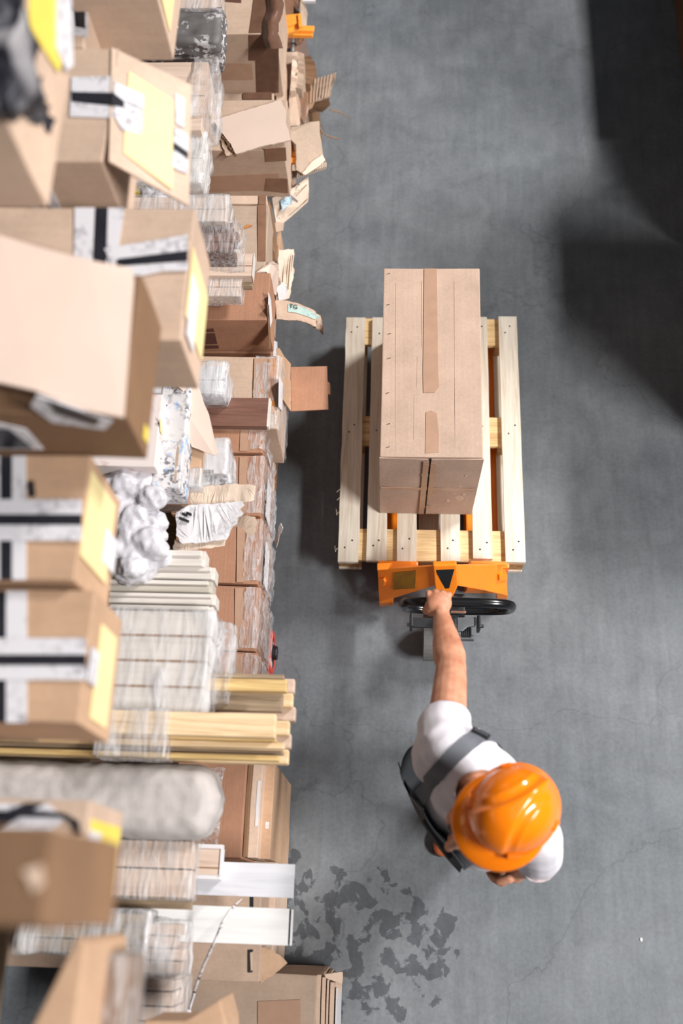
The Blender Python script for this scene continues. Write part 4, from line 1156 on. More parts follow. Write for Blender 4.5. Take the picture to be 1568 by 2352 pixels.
# upright torn sheets
for k, (xa, xb, ya, yb, z, mt, lab_) in enumerate(((636, 652, 142, 262, .62, 'cardtan', 'upright brown sheet nearest the taped carton'), (654, 668, 150, 240, .50, 'ink', 'dark inside of a torn upright carton'), (669, 681, 120, 208, .58, 'cardblond', 'pale upright sheet among the torn boards'), (682, 695, 120, 202, .58, 'cardgrey', 'grey-brown upright sheet with torn top'), (688, 712, 130, 190, .50, 'carddark', 'dark curved upright scrap beside the floor'))):
    a, b = P(xa, (ya + yb) / 2, z), P(xb, (ya + yb) / 2, z); y1 = P(xb, ya, z).y; y0 = P(xb, yb, z).y
    g = G(); n = 14; vs = []; fs = []
    for j in range(n + 1):
        y = y0 + (y1 - y0) * j / n; s = math.sin(math.pi * j / n) * (.03 if k == 4 else .006)
        r0, r1 = random.uniform(-.012, .006), random.uniform(-.012, .006)
        for (x, zz) in ((a.x, .01), (b.x + s, .01), (b.x + s, z + r0), (a.x, z + r1)): vs.append((x, y, zz))
    for j in range(n):
        for q in range(4): fs.append((j * 4 + q, j * 4 + (q + 1) % 4, j * 4 + 4 + (q + 1) % 4, j * 4 + 4 + q))
    fs += [(0, 1, 2, 3), (n * 4 + 3, n * 4 + 2, n * 4 + 1, n * 4)]
    tag(g.add(vs, fs).build('cardboard_sheet', M[mt]), lab_, 'cardboard')
o = thing('torn_flap', 'ribbed torn flap sticking furthest into the aisle near the top', 'cardboard', P(735, 210, .3))
scrap('face', '', '', [(711, 184, .46), (733, 180, .47), (755, 174, .50), (771, 165, .52), (767, 185, .50), (762, 200, .47), (757, 222, .45), (740, 229, .43), (722, 234, .42), (706, 252, .40), (704, 215, .43)], 'cardgrey', .005, .003, par=o)
scrap('under_ply', '', '', [(722, 236, .40), (756, 224, .42), (757, 240, .38), (740, 256, .33), (718, 256, .32), (708, 253, .35)], 'carddark', .004, .004, par=o)
scrap('tape', '', '', [(704, 205, .445), (729, 202, .462), (728, 220, .452), (716, 248, .43), (705, 254, .42)], 'cardorange', .002, 0, par=o)
g = G()
for k in range(7):
    a = P(716 + k * 7.5, 182 - k * 2.0, .475 + k * .007); b = P(713 + k * 6.6, 236 - k * 2.2, .44 + k * .004); g.tube([a, b], .0022, 5)
g.build('flute', M['cardpale'], o)
sc('cardboard_sheet', 'tan standing board with dark tape edge below the upright sheets', [(664, 208, .55), (684, 208, .55), (692, 262, .52), (688, 288, .50), (664, 290, .52)], 'cardtan', .05, .002)
sc('tape_strip', 'crumpled brown tape strip hanging by the tan standing board', [(684, 210, .54), (704, 212, .50), (708, 260, .44), (698, 286, .42), (688, 262, .50)], 'browntape2', .01, .004, cat='tape')
o = thing('torn_flap', 'large ribbed carton flap with sawtooth corrugated lower edge', 'cardboard', P(705, 340, .4))
scrap('face', '', '', [(668, 292, .70), (690, 288, .68), (712, 280, .66), (733, 278, .64), (735, 310, .62), (739, 335, .60), (742, 358, .58), (715, 376, .60), (694, 398, .62), (680, 390, .66), (680, 332, .70), (668, 320, .72)], 'cardgrey', .005, .0015, par=o)
scrap('folded_ply', '', '', [(694, 398, .63), (715, 372, .615), (740, 355, .60), (747, 368, .585), (730, 384, .59), (700, 402, .62)], 'cardblond', .004, .001, par=o)
a, b = P(684, 402, .60), P(748, 380, .55)
g = G()
for k in range(17):
    p = a.lerp(b, k / 16); g.obox(p, (.0022, 0, 0), (0, .014, 0), (0, 0, .008))
g.build('flute', M['cardblond'], o)
scrap('dark_inside', '', '', [(682, 394, .60), (748, 370, .55), (748, 384, .54), (686, 408, .58)], 'carddark', .004, 0, par=o)
for (pts, lab_) in (([(733, 291, .60), (740, 305, .59), (750, 312, .58), (770, 318, .57), (786, 318, .57)], 'thin curling paper strand by the large ribbed flap'), ([(757, 252, .30), (780, 258, .25), (806, 273, .2)], 'faint brown strand by the furthest torn flap')):
    tag(G().tube([P(*q) for q in pts], [.0035] * (len(pts) - 1) + [.001], 6).build('paper_strand', M['cardin']), lab_, 'paper strand')
sc('cardboard_sheet', 'narrow pale board standing under the large ribbed flap', [(655, 385, .6), (668, 382, .6), (664, 426, .58), (657, 428, .58)], 'cardblond', .03, .002)
sc('cardboard_sheet', 'narrow brown board standing under the large ribbed flap', [(670, 392, .56), (682, 392, .56), (678, 430, .54), (670, 438, .54)], 'cardtan', .03, .002)
o = thing('torn_board', 'folded plain board with a small torn blue label', 'cardboard', P(665, 470, .45))
scrap('face', '', '', [(625, 455, .60), (645, 446, .60), (676, 430, .57), (708, 405, .54), (710, 440, .52), (707, 463, .50), (680, 488, .48), (652, 512, .48), (634, 512, .52), (630, 490, .56)], 'cardblond', .006, .001, par=o)
scrap('label', '', '', [(644, 461, .585), (666, 446, .572), (672, 456, .566), (668, 470, .562), (658, 474, .564), (648, 486, .562)], 'bluelabel', .001, .001, par=o)
scrap('label_curl', '', '', [(666, 446, .582), (684, 461, .585), (683, 466, .575), (670, 459, .568)], 'white', .001, 0, par=o)
G().tube([P(679, 450, .566), P(705, 424, .542)], .0016, 5).build('tear_line', M['carddark'], o)
G().tube([P(652, 505, .487), P(706, 458, .508)], .0018, 5).build('tear_line', M['carddark'], o)
for (px, py) in ((682, 430), (687, 424), (641, 501), (684, 436)): G().cyl(P(px, py, .560), P(px, py, .57), .0022, 8).build('ink_mark', M['ink'], o)
sc('cardboard_strip', 'crumpled brown strip along the pale carton edge', [(612, 470, .78), (620, 460, .76), (628, 500, .70), (634, 540, .66), (640, 580, .64), (634, 600, .66), (624, 560, .70), (616, 520, .76)], 'carddark', .012, .003)
sc('cardboard_strip', 'twisted end of brown strip below the plain board', [(630, 510, .55), (652, 512, .50), (650, 530, .48), (634, 532, .52)], 'cardtan', .012, .004)
o = thing('shoe_carton', 'narrow ribbed orange-brown carton standing behind the crumpled strip', 'carton', P(640, 555, .0))
G().box((P(632, 590, .4).x, P(640, 590, .4).y, 0), (P(645, 530, .4).x, P(645, 530, .4).y, .40)).build('body', M['cardorange'], o, bevel=.003)
o = thing('corrugated_pile', 'torn pale corrugated board with open ribs beside the red-brown carton', 'cardboard', P(655, 625, .55))
scrap('face', '', '', [(590, 626, .875), (608, 612, .87), (628, 600, .84), (640, 610, .76), (640, 640, .70), (634, 680, .64), (627, 672, .72), (621, 640, .84), (612, 624, .875)], 'palefoam', .004, .002, par=o)
scrap('backing', '', '', [(640, 574, .62), (674, 572, .58), (676, 585, .57), (670, 592, .57), (676, 625, .56), (670, 655, .55), (664, 685, .53), (646, 690, .53), (634, 678, .55), (642, 640, .58), (638, 600, .61)], 'cardblond', .004, .003, par=o)
g = G()
for k in range(7):
    a = P(646 + k * 4.6, 580 + k * 1.0, .60 - k * .004); b = P(640 + k * 4.6, 640 + (k % 3) * 12, .575 - k * .004)
    g.tube([a, a.lerp(b, .5) + V((0, 0, .004)), b], .0035, 6)
g.build('flute', M['cardblond'], o)
scrap('flat_ply', '', '', [(636, 660, .575), (648, 648, .58), (660, 660, .575), (656, 688, .55), (640, 690, .55)], 'white', .003, .002, par=o)
# hanging strip with the shipping label
o = thing('torn_strip', 'curved torn carton strip with a green shipping label, pointing into the aisle', 'cardboard', P(685, 710, .5))
def strip(u, v):
    xs = [(634, 690, 732), (660, 690, 735), (685, 697, 736), (706, 705, 742), (724, 714, 750), (731, 733, 752), (738, 752, 762), (742, 764, 768)]
    f_ = u * 7; i = min(6, int(f_)); w = f_ - i
    a = [xs[i][k] * (1 - w) + xs[i + 1][k] * w for k in range(3)]
    zc = .62 - .10 * u - .12 * max(0, u - .55)
    if u > .62:
        return P(a[0] - (1 - v) * 0 + (v - .5) * -18 * (1 - (u - .62) / .38), a[1] * (1 - v) + a[2] * v, zc - .02 * v)
    return P(a[0], a[1] * (1 - v) + a[2] * v, zc + .012 * math.sin(v * 3))
crumple(G(), 34, 10, strip, .003, 30).build('face', M['cardtan'], o, smooth=False)
bmx = crumple(G(), 34, 10, lambda u, v: strip(u, v) - UP * .004, .003, 30); bmx.build('under_ply', M['carddark'], o)
def lblf(u, v): return strip(.15 + .50 * u, .16 + .44 * v) + UP * .0035
crumple(G(), 18, 4, lblf, .003, 30).build('shipping_label', M['mint'], o)
scrap('fold', '', '', [(618, 702, .68), (622, 696, .67), (636, 690, .64), (642, 706, .62), (640, 724, .60), (632, 734, .60), (627, 720, .64)], 'cardtan', .012, .002, par=o)
G().cyl(P(659, 716, .60), P(659, 716, .612), .0035, 8).build('ink_mark', M['ink'], o)
def letters(txt, p0, p1, up, mat, par, th=.0008):
    cu = bpy.data.curves.new('txt', 'FONT'); cu.body = txt; cu.size = 1; cu.extrude = .02
    ob = bpy.data.objects.new('txt', cu); COL.objects.link(ob); dg = bpy.context.evaluated_depsgraph_get(); dg.update()
    me = bpy.data.meshes.new_from_object(ob.evaluated_get(dg)); bpy.data.objects.remove(ob)
    xs = [v.co.x for v in me.vertices]; ys = [v.co.y for v in me.vertices]
    w, h = max(xs) - min(xs), max(ys) - min(ys); ux = (p1 - p0); uy = V(up); n = ux.cross(uy).normalized()
    bm = bmesh.new(); bm.from_mesh(me); bpy.data.meshes.remove(me)
    for v in bm.verts:
        c = v.co.copy(); v.co = p0 + ux * ((c.x - min(xs)) / w) + uy * ((c.y - min(ys)) / h) + n * (c.z * .04)
    return finish(bm, 'lettering', mat, par)
z_ = .612
p0, p1 = strip(.172, .40) + UP * .009, strip(.275, .40) + UP * .009
letters('TG', p0, p1, strip(.172, .20) + UP * .009 - p0, M['ink'], o)

c = P(1472, 2158, .001); tag(G().ell(c, (.006, 0, 0), (0, .008, 0), (0, 0, .003), 10, 6).build('paper_fleck', M['white']), 'tiny white fleck lying on the concrete floor at the lower right', 'fleck')
# ================================================================ middle shelf: long goods and wrapped packs
def filler(label, x0, x1, y0, y1, z0, z1, mat='cardtan'):
    t = thing('carton', label, 'carton', ((x0 + x1) / 2, (y0 + y1) / 2, z0))
    G().box((x0, y0, z0), (x1, y1, z1)).build('body', M[mat], t, bevel=.004, sub=2, dent=.003, dscale=5)
for k, (y0, y1, z1, l) in enumerate(((2.0, 3.2, 1.24, 'carton deep on the middle shelf behind the far wrapped packs'), (1.22, 1.95, 1.24, 'carton deep on the middle shelf behind the printed packs'), (.63, 1.2, 1.24, 'carton deep on the middle shelf behind the ivory profiles'), (.10, .62, 1.175, 'carton deep on the middle shelf under the battens'), (-.19, .09, 1.16, 'carton deep on the middle shelf under the lowest wrapped packs'))):
    filler(l, -1.75, -.9, y0, y1, 1.001, z1)

def pack(name, label, cat, rect, zt, zb, n, mat, fmat='filmmilky', rows=1, gap=.002, amp=.005, xin=0.0, seed=1.0, freq=14, xlim=-1.2):
    """boards along X, side by side, under one wrinkled film"""
    x0, x1, y0, y1 = rect_world(rect, zt); x0 = min(x0, xlim)
    t = thing(name, label, cat, ((x0 + x1) / 2, (y0 + y1) / 2, zb))
    w = (y1 - y0) / n; h = (zt - zb) / rows
    for r in range(rows):
        for k in range(n):
            dx = random.uniform(-xin, 0)
            G().box((x0, y0 + k * w + gap, zb + r * h + .001), (x1 + dx, y0 + (k + 1) * w - gap, zb + (r + 1) * h - .001)).build('board', M[mat], t, bevel=.002)
    if fmat: film_box(x0 - .002, x1 + .004, y0 - .003, y1 + .003, zb, zt + .003, fmat, t, amp, seed=seed, freq=freq)
    return t, (x0, x1, y0, y1, zt, zb)

pack('wrapped_boards', 'pale pinkish film-wrapped boards at the top, above the silver film pack', 'wrapped boards', (180, -60, 498, 18), 1.40, 1.243, 3, 'pinkwood', 'filmmilky', seed=3)
t, e = carton('crinkled dark and silver film pack at the top beside the brown-taped carton', (220, 24, 500, 97), 1.38, 1.246, 'cardgrey', name='film_pack', cat='film pack')
film_box(e[0], e[1] + .004, e[2] - .004, e[3] + .004, e[5] - .002, e[4] + .004, 'foil', t, .012, seed=5, freq=18)
t, e = carton('black printed pack lying under the silver film pack', (200, 104, 443, 134), 1.33, 1.243, 'cardgrey', name='film_pack', cat='film pack')
film_box(e[0], e[1] + .002, e[2] - .002, e[3] + .002, e[5], e[4] + .003, 'darkfilm', t, .004, seed=6)
t, e = pack('wrapped_boards', 'pinkish board pack with white film end beside the silver pack', 'wrapped boards', (180, 141, 470, 300), 1.40, 1.243, 2, 'pinkwood', None)
film_box(e[1] - .05, e[1] + .03, e[2] + .07, e[3] + .004, e[5], e[4] + .006, 'filmmilky', t, .012, seed=7, name='film_end')
t, e = pack('wrapped_boards', 'narrow white film bundle end beside the yellow-labelled flap', 'wrapped boards', (250, 308, 466, 418), 1.36, 1.243, 2, 'ivory', 'filmmilky', amp=.014, seed=8)
t, e = pack('wrapped_boards', 'white film-wrapped planks with bright top above the brown see-through bundle', 'wrapped boards', (180, 452, 521, 508), 1.38, 1.243, 2, 'pinkwood', 'filmmilky', seed=9, xin=.01)
t, e = pack('wrapped_boards', 'brown boards in glossy crumpled clear film beside the pale laminate', 'wrapped boards', (180, 510, 548, 578), 1.34, 1.243, 3, 'walnut', 'filmx', rows=2, amp=.014, seed=10, xin=.03)
# pale laminate pack
t, e = pack('laminate_board', 'pale pink laminate boards with darker lower edge above the red-brown carton', 'board', (180, 581, 580, 634), 1.08, 1.035, 1, 'pinkwood', None, xlim=-.885)
G().box((e[0], e[2] + .045, e[4]), (e[1], e[2] + .048, e[4] + .0008)).build('groove', M['cardin'], t)
G().box((e[0], e[2] - .012, e[5] - .032), (e[1] - .004, e[3], e[5] - .001)).build('board', M['greywood'], t, bevel=.002)
G().box((e[1] + .0005, e[2], e[5]), (e[1] + .003, e[3], e[4] + .001)).build('end_edge', M['ivory'], t)
t, e = pack('wrapped_boards', 'small clear film packet of boards lying on the red-brown carton', 'wrapped boards', (180, 638, 552, 680), 1.06, 1.003, 2, 'pinkwood', 'filmx', amp=.004, seed=11, xlim=-.885)
t, e = pack('wrapped_boards', 'rounded clear film package on the tan carton beside the walnut plank', 'wrapped boards', (200, 840, 514, 905), 1.12, 1.003, 2, 'whitewood', 'filmmilky', amp=.016, seed=12, freq=10, xlim=-.885)
# walnut plank
a, b = P(617, 914, 1.033), P(612, 979, 1.033); xl = P(380, 945, 1.033).x
o = thing('laminate_board', 'dark walnut plank with pale cut end reaching out over the tan carton', 'board', ((xl + a.x) / 2, (a.y + b.y) / 2, 1.003))
G().hexa([(xl, b.y, 1.003), (b.x, b.y, 1.003), (a.x, a.y, 1.003), (xl, a.y, 1.003)], [(xl, b.y, 1.033), (b.x, b.y, 1.033), (a.x, a.y, 1.033), (xl, a.y, 1.033)]).build('board', M['walnut'], o, bevel=.0015)
G().hexa([(b.x, b.y, 1.003), (b.x + .008, b.y, 1.003), (a.x + .008, a.y, 1.003), (a.x, a.y, 1.003)], [(b.x, b.y, 1.031), (b.x + .006, b.y, 1.031), (a.x + .006, a.y, 1.031), (a.x, a.y, 1.031)]).build('cut_end', M['ivory'], o)
# printed packs
t, e = carton('pinkish printed pack between the pale lid and the newspaper-wrapped pack', (160, 905, 365, 1072), 1.44, 1.243, 'redprint', name='printed_pack', cat='printed pack')
on_right(t, e, [(366, 960), (372, 980), (372, 1000), (367, 990)], 'yellow', 'label')
x0, x1 = P(362, 1000, 1.385).x, P(424, 1000, 1.385).x
y1, y0 = P(400, 884, 1.385).y, P(400, 1122, 1.385).y
o = thing('printed_pack', 'long pack wrapped in printed newspaper pages beside the bubble wrap', 'printed pack', ((x0 + x1) / 2, (y0 + y1) / 2, 1.265))
film_box(x0, x1, y0, y1, 1.266, 1.385, 'newsprint', o, .006, name='newspaper_wrap', seed=13, freq=9)
G().prism([(x1 - .02, y0 + .02, 1.3857), (x1 - .012, y0 + .02, 1.3857), (x1 - .012, y1 - .03, 1.3857), (x1 - .02, y1 - .03, 1.3857)], (0, 0, .001)).build('fold_line', M['cardgrey'], o)
G().box((x0 - .012, y0, 1.244), (x1 + .004, y1 - .02, 1.262)).build('tray', M['cardred'], o, bevel=.002)
scrap('cardboard_sheet', 'smooth beige curved board between newspaper pack and walnut plank', 'cardboard', [(408, 868, 1.410), (450, 868, 1.390), (470, 930, 1.350), (480, 952, 1.340), (500, 1042, 1.310), (492, 1046, 1.310), (440, 1026, 1.320), (430, 1000, 1.330), (429, 960, 1.350), (430, 920, 1.370), (424, 900, 1.390), (410, 890, 1.410)], 'palefoam', .006, .0005)
t, e = carton('small orange-tan carton peeking out below the beige curved board', (250, 1012, 462, 1097), 1.295, 1.243, 'cardorange')
film_box(e[1] - .06, e[1] + .002, e[2] - .03, e[2] + .03, e[5], e[4] + .003, 'filmmilky', t, .006, seed=14, name='film_tail')
t, e = carton('film-wrapped white pack with a grey bar code below the beige board', (300, 1012, 519, 1088), 1.20, 1.003, 'white', name='film_pack', cat='film pack')
on_top(t, e, [(463, 1080), (490, 1079), (490, 1087), (463, 1088)], 'blackmetal', 'bar_code', .002, .001)
film_box(e[0], e[1] + .002, e[2] - .002, e[3] + .002, e[5], e[4] + .005, 'filmmilky', t, .008, seed=15)
t, e = carton('film pack with grey and red print above the torn papers', (300, 1090, 527, 1132), 1.18, 1.003, 'newsprint', name='film_pack', cat='film pack')
film_box(e[0], e[1] + .002, e[2] - .002, e[3] + .002, e[5], e[4] + .005, 'filmmilky', t, .008, seed=16)
# torn papers
for k, (pts, mt, lab_) in enumerate((([(400, 1150), (430, 1122), (480, 1116), (540, 1112), (588, 1118), (584, 1150), (545, 1160), (480, 1160), (420, 1165)], 'cardblond', 'beige creased paper behind the white torn sheet'),
    ([(405, 1178), (440, 1160), (500, 1156), (556, 1152), (562, 1162), (552, 1172), (560, 1182), (548, 1190), (545, 1205), (530, 1218), (520, 1240), (480, 1245), (420, 1250), (404, 1230)], 'whitelabel', 'large white torn paper sheet with faint print'),
    ([(536, 1190), (560, 1186), (586, 1188), (592, 1200), (588, 1222), (578, 1232), (566, 1226), (556, 1212), (540, 1212)], 'cardgrey', 'small curled grey paper corner right of the torn sheet'),
    ([(400, 1240), (470, 1236), (520, 1236), (516, 1254), (480, 1262), (430, 1266), (398, 1262)], 'cardblond', 'cream paper edge under the white torn sheet'))):
    z = (1.197, 1.225, 1.18, 1.21)[k]
    w = ragged([P(x, y, z) for x, y in pts], .003, .01)
    bm = bmesh.new(); vs_ = [bm.verts.new(p) for p in w]; bm.faces.new(vs_)
    bmesh.ops.triangulate(bm, faces=bm.faces); bmesh.ops.subdivide_edges(bm, edges=list(bm.edges), cuts=3, use_grid_fill=False)
    for v in bm.verts: v.co.z += noise.noise(v.co * 16) * .012
    bmesh.ops.solidify(bm, geom=list(bm.faces), thickness=.0015)
    o = finish(bm, 'torn_paper', M[mt], None); tag(o, lab_, 'paper')
    if k == 1:
        for (x, y) in ((424, 1182), (434, 1180), (418, 1192), (428, 1196)): 
            c = P(x, y, z + .006); G().obox(c, (.008, -.003, 0), (.001, .003, 0), (0, 0, .006)).build('print_mark', M['ink'], o)
# bubble wrap bundle
g = G()
random.seed(21)
for k in range(46):
    px = random.uniform(250, 378); py = random.uniform(1100, 1306); z = random.uniform(1.31, 1.40)
    c = P(px, py, z); r = random.uniform(.022, .04)
    g.ell(c, (r * 1.3, 0, 0), (0, r, 0), (0, 0, r * .8), 14, 10)
c0, c1 = P(300, 1100, 1.33), P(310, 1290, 1.33); g.cone(c0, c1, .075, .08)
b = blob(g, .008, 5)
for v in b.verts: v.co += v.normal * (abs(noise.noise(v.co * 24)) * -.016 + noise.noise(v.co * 60) * .006 + .006)
o = finish(b, 'bubble_wrap_bundle', M['bubble'], None, smooth=True); tag(o, 'big lumpy bundle of white bubble wrap beside the yellow-labelled carton', 'bubble wrap')
# ivory profiles
prof = [((250, 1262, 470, 1300), 1.345, 'ivory'), ((250, 1300, 492, 1330), 1.33, 'ivory'), ((250, 1332, 486, 1360), 1.335, 'ivorygrey'), ((250, 1362, 494, 1388), 1.33, 'ivory'), ((250, 1390, 488, 1418), 1.326, 'ivory')]
IV = ['topmost ivory profile of the stack, just below the bubble wrap', 'second ivory profile, with the furthest reaching upper end', 'greyer middle profile in the ivory stack', 'fourth profile of the ivory stack, longest of the lower ones', 'lowest profile of the ivory stack, above the film-wrapped planks']
for k, (rc, z, mt) in enumerate(prof):
    x0, x1, y0, y1 = rect_world(rc, z)
    o = thing('profile', IV[k], 'profile', ((x0 + x1) / 2, (y0 + y1) / 2, z - .08), 'ivory profiles on the middle shelf')
    h = y1 - y0
    G().box((x0, y0, z - .08), (x1, y1 - .002, z - .010)).build('web', M[mt], o, bevel=.002)
    G().box((x0, y0, z - .009), (x1 - .006, y0 + h * .42, z)).build('lip', M[mt], o, bevel=.002)
    G().box((x0, y0 + h * .6, z - .009), (x1 - .012, y1 - .003, z - .001)).build('lip', M['ivory'], o, bevel=.002)
t, e = pack('wrapped_boards', 'frosted film-wrapped planks below the ivory profiles', 'wrapped boards', (-40, 1405, 482, 1640), 1.40, 1.243, 4, 'ivory', 'filmmilky', amp=.008, seed=17, xin=.02)
x0, x1, y0, y1 = e[:4]
film_box(x1 - .02, x1 + .045, y0 + .05, y1 - .03, 1.23, 1.36, 'filmmilky', t, .014, seed=18, name='film_end')
for k in range(1, 4):
    y = y0 + (y1 - y0) * k / 4; G().box((x0, y - .0035, 1.398), (x1 - .01, y + .0035, 1.4005)).build('dark_gap', M['cardin'], t)
# batten stack
BT = [((200, 1549, 652, 1560), 1.33, 'greywood', 'thin grey batten at the far edge of the pine stack'), ((200, 1561, 658, 1589), 1.34, 'pineyellow', 'bright yellow pine batten lying at the far side of the stack'), ((200, 1591, 648, 1634), 1.31, 'greywood', 'weathered grey-brown batten beside the yellow pine one')]
for (rc, z, mt, l) in BT:
    x0, x1, y0, y1 = rect_world(rc, z)
    o = G().box((x0, y0, z - .035), (x1, y1, z)).build('batten', M[mt], None, bevel=.003); tag(o, l, 'batten', 'battens in the pine stack')
BT = [((-80, 1640, 632, 1694), 1.44, 'pine', 'broad pale pine batten on top, longest across the picture', .04), ((-80, 1696, 634, 1704), 1.40, 'pineyellow', 'yellow edge of a batten just below the broad pale one', .04), ((-80, 1706, 652, 1720), 1.40, 'pine', 'narrow pale batten with dark gap below it', .03), ((-80, 1724, 650, 1733), 1.36, 'greywood', 'dark weathered batten second from the near side', .03), ((-80, 1735, 640, 1748), 1.38, 'pineyellow', 'nearest pine batten along the grey roll', .035)]
lo = 9; hi = -9
for (rc, z, mt, l, th) in BT:
    x0, x1, y0, y1 = rect_world(rc, z); lo = min(lo, y0); hi = max(hi, y1)
    o = G().box((x0, y0, z - th), (x1, y1, z)).build('batten', M[mt], None, bevel=.003); tag(o, l, 'batten', 'battens in the pine stack')
# ends of the lower layers showing past the top ones
for k, (py, pe, z, l) in enumerate(((1575, 676, 1.22, 'furthest batten end in the lower layer'), (1608, 672, 1.25, 'rounded batten end with a dark notch'), (1640, 678, 1.22, 'batten end reaching out furthest into the aisle'), (1672, 664, 1.26, 'batten end below the broad pale batten'), (1702, 668, 1.22, 'batten end beside the narrow pale batten'), (1738, 662, 1.25, 'nearest batten end in the lower layer'))):
    c = P(pe, py, z); hw_ = .022
    o = G().box((-1.7, c.y - hw_, z - .04), (c.x, c.y + hw_, z)).build('batten', M['pinkwood' if k % 2 == 0 else 'pine'], None, bevel=.006, seg=3); tag(o, l, 'batten', 'battens in the pine stack')
a, b = P(216, 1694, 1.45).x, P(380, 1694, 1.45).x
o = thing('film_band', 'milky stretch film band holding the pine battens together', 'plastic film', ((a + b) / 2, (lo + hi) / 2, 1.33))
film_box(a, b, lo - .006, hi + .004, 1.33, 1.447, 'filmmilky', o, .004, seed=19, name='band')
# grey foam roll
x0, x1, y0, y1 = rect_world((-90, 1750, 492, 1930), 1.362)
g = G(); r = .06
for dy in (-1, -.33, .33, 1):
    yc = (y0 + y1) / 2 + dy * ((y1 - y0) / 2 - r)
    for zc in (1.362 - r, 1.185 + r): g.cone((x0 - .1, yc, zc), (x1 - r * .7 - .02 * abs(dy), yc, zc), r, r)
g.box((x0 - .1, y0 + r * .8, 1.20), (x1 - r, y1 - r * .8, 1.345))
b = blob(g, .010, 6)
for v in b.verts: v.co += v.normal * (noise.noise(v.co * 7) * .007 + noise.noise(v.co * 30) * .0035)
o = finish(b, 'foam_roll', M['greywrap'], None, smooth=True); tag(o, 'big flattened grey film-wrapped roll below the pine battens', 'roll')
# wrapped plank bundle and lower goods
t, e = pack('wrapped_boards', 'pinkish board bundle in creased clear film below the grey roll', 'wrapped boards', (60, 1932, 437, 2064), 1.28, 1.182, 2, 'pinkwood', 'filmx', rows=2, amp=.006, seed=20)
G().box((e[0], e[2] - .03, 1.162), (e[1] - .005, e[3] - .02, 1.18)).build('board', M['greywood'], t, bevel=.002)
x0, x1, y0, y1 = rect_world((380, 1940, 505, 2020), 1.058)
o = thing('laminate_board', 'short board with white rims and pink face above the first white plank', 'board', ((x0 + x1) / 2, (y0 + y1) / 2, 1.018))
G().box((x0, y0 + .012, 1.018), (x1, y1 - .012, 1.058)).build('board', M['pinkwood'], o, bevel=.001)
G().box((x0, y1 - .012, 1.018), (x1 + .004, y1, 1.061)).build('white_rim', M['white'], o)
G().box((x0, y0, 1.018), (x1 + .004, y0 + .012, 1.056)).build('white_rim', M['white'], o)
G().box((x1, y0 + .012, 1.018), (x1 + .006, y1 - .012, 1.062)).build('white_rim', M['white'], o)
G().box((x0, y0 + .03, 1.0585), (x1, y0 + .034, 1.0592)).build('groove', M['cardin'], o)
x0, x1, y0, y1 = rect_world((200, 1985, 675, 2063), 1.016)
o = G().box((x0, y0, 1.001), (x1, y1, 1.016)).build('laminate_board', M['whitewood'], None, bevel=.001); tag(o, 'greyish white plank reaching into the aisle, upper of the two', 'board')
x0, x1, y0, y1 = rect_world((200, 2087, 662, 2172), 1.016)
o = thing('laminate_board', 'bright white plank reaching into the aisle, lower of the two', 'board', ((x0 + x1) / 2, (y0 + y1) / 2, 1.001))
G().box((x0, y0, 1.001), (x1, y1, 1.016)).build('board', M['whitewood2'], o, bevel=.001)
G().box((x1 + .006, y0, 1.000), (x1 + .012, y1 - .002, 1.013)).build('tongue', M['white'], o, bevel=.001)
G().box((x1 - .001, y0 + .005, 1.003), (x1 + .007, y1 - .004, 1.008)).build('click_groove', M['ink'], o)
x0, x1, y0, y1 = rect_world((140, 2068, 330, 2100), 1.32)
# cord
pc = [(556, 2064, 1.033), (540, 2079, 1.09), (527, 2093, 1.11), (514, 2114, 1.12), (503, 2138, 1.12), (492, 2165, 1.11), (480, 2190, 1.08), (468, 2216, 1.04), (458, 2242, 1.0), (448, 2272, .96), (440, 2300, .92), (434, 2322, .90)]
o = thing('cord', 'speckled black and white cord hanging over the white planks', 'cord', P(500, 2200, .9))
pts = [P(*q) for q in pc]; fine = []
for i in range(len(pts) - 1):
    for k in range(6): fine.append(pts[i].lerp(pts[i + 1], k / 6) + noise.noise_vector(V((i + k / 6, .3, .7))) * .0015)
rs = [.0012 + .0032 * min(1, i / 14) for i in range(len(fine))]
G().tube(fine, rs, 8).build('strand', M['cord'], o, smooth=True)
g = G()
for k in range(9): 
    d = V((random.uniform(-.02, .012), random.uniform(-.035, -.012), random.uniform(-.03, .01))); g.tube([fine[-1] + V((0, .004, 0)), fine[-1] + d * .5, fine[-1] + d], [.003, .0022, .0008], 6)
g.build('frayed_end', M['cord'], o)
# film-wrapped blocks at the lower left
t, e = pack('wrapped_boards', 'grey film-wrapped slab under the pinkish bundle', 'wrapped boards', (40, 2098, 335, 2195), 1.26, 1.163, 3, 'greywood', 'filmmilky', amp=.008, seed=22, xlim=9)
t, e = pack('wrapped_boards', 'pale slats in film beside the lower white plank', 'wrapped boards', (250, 2122, 422, 2238), 1.25, 1.163, 4, 'pinkwood', 'filmmilky', amp=.010, seed=23, xlim=9, xin=.03)
t, e = pack('wrapped_boards', 'pinkish film-wrapped slats nearest the hanging cord end', 'wrapped boards', (250, 2244, 402, 2420), 1.16, 1.003, 5, 'pinkwood', 'filmmilky', amp=.010, seed=24, xlim=9, xin=.04)
o = thing('carton', 'blurred tan carton corner at the lower edge beside the cord end', 'carton', P(470, 2370, 1.2))
G().prism([P(424, 2345, 1.62), P(440, 2336, 1.62), P(504, 2296, 1.62), P(519, 2352, 1.62), P(524, 2460, 1.62), P(330, 2460, 1.62), P(330, 2345, 1.62)], (0, 0, -.225)).build('body', M['cardorange'], o, bevel=.004)

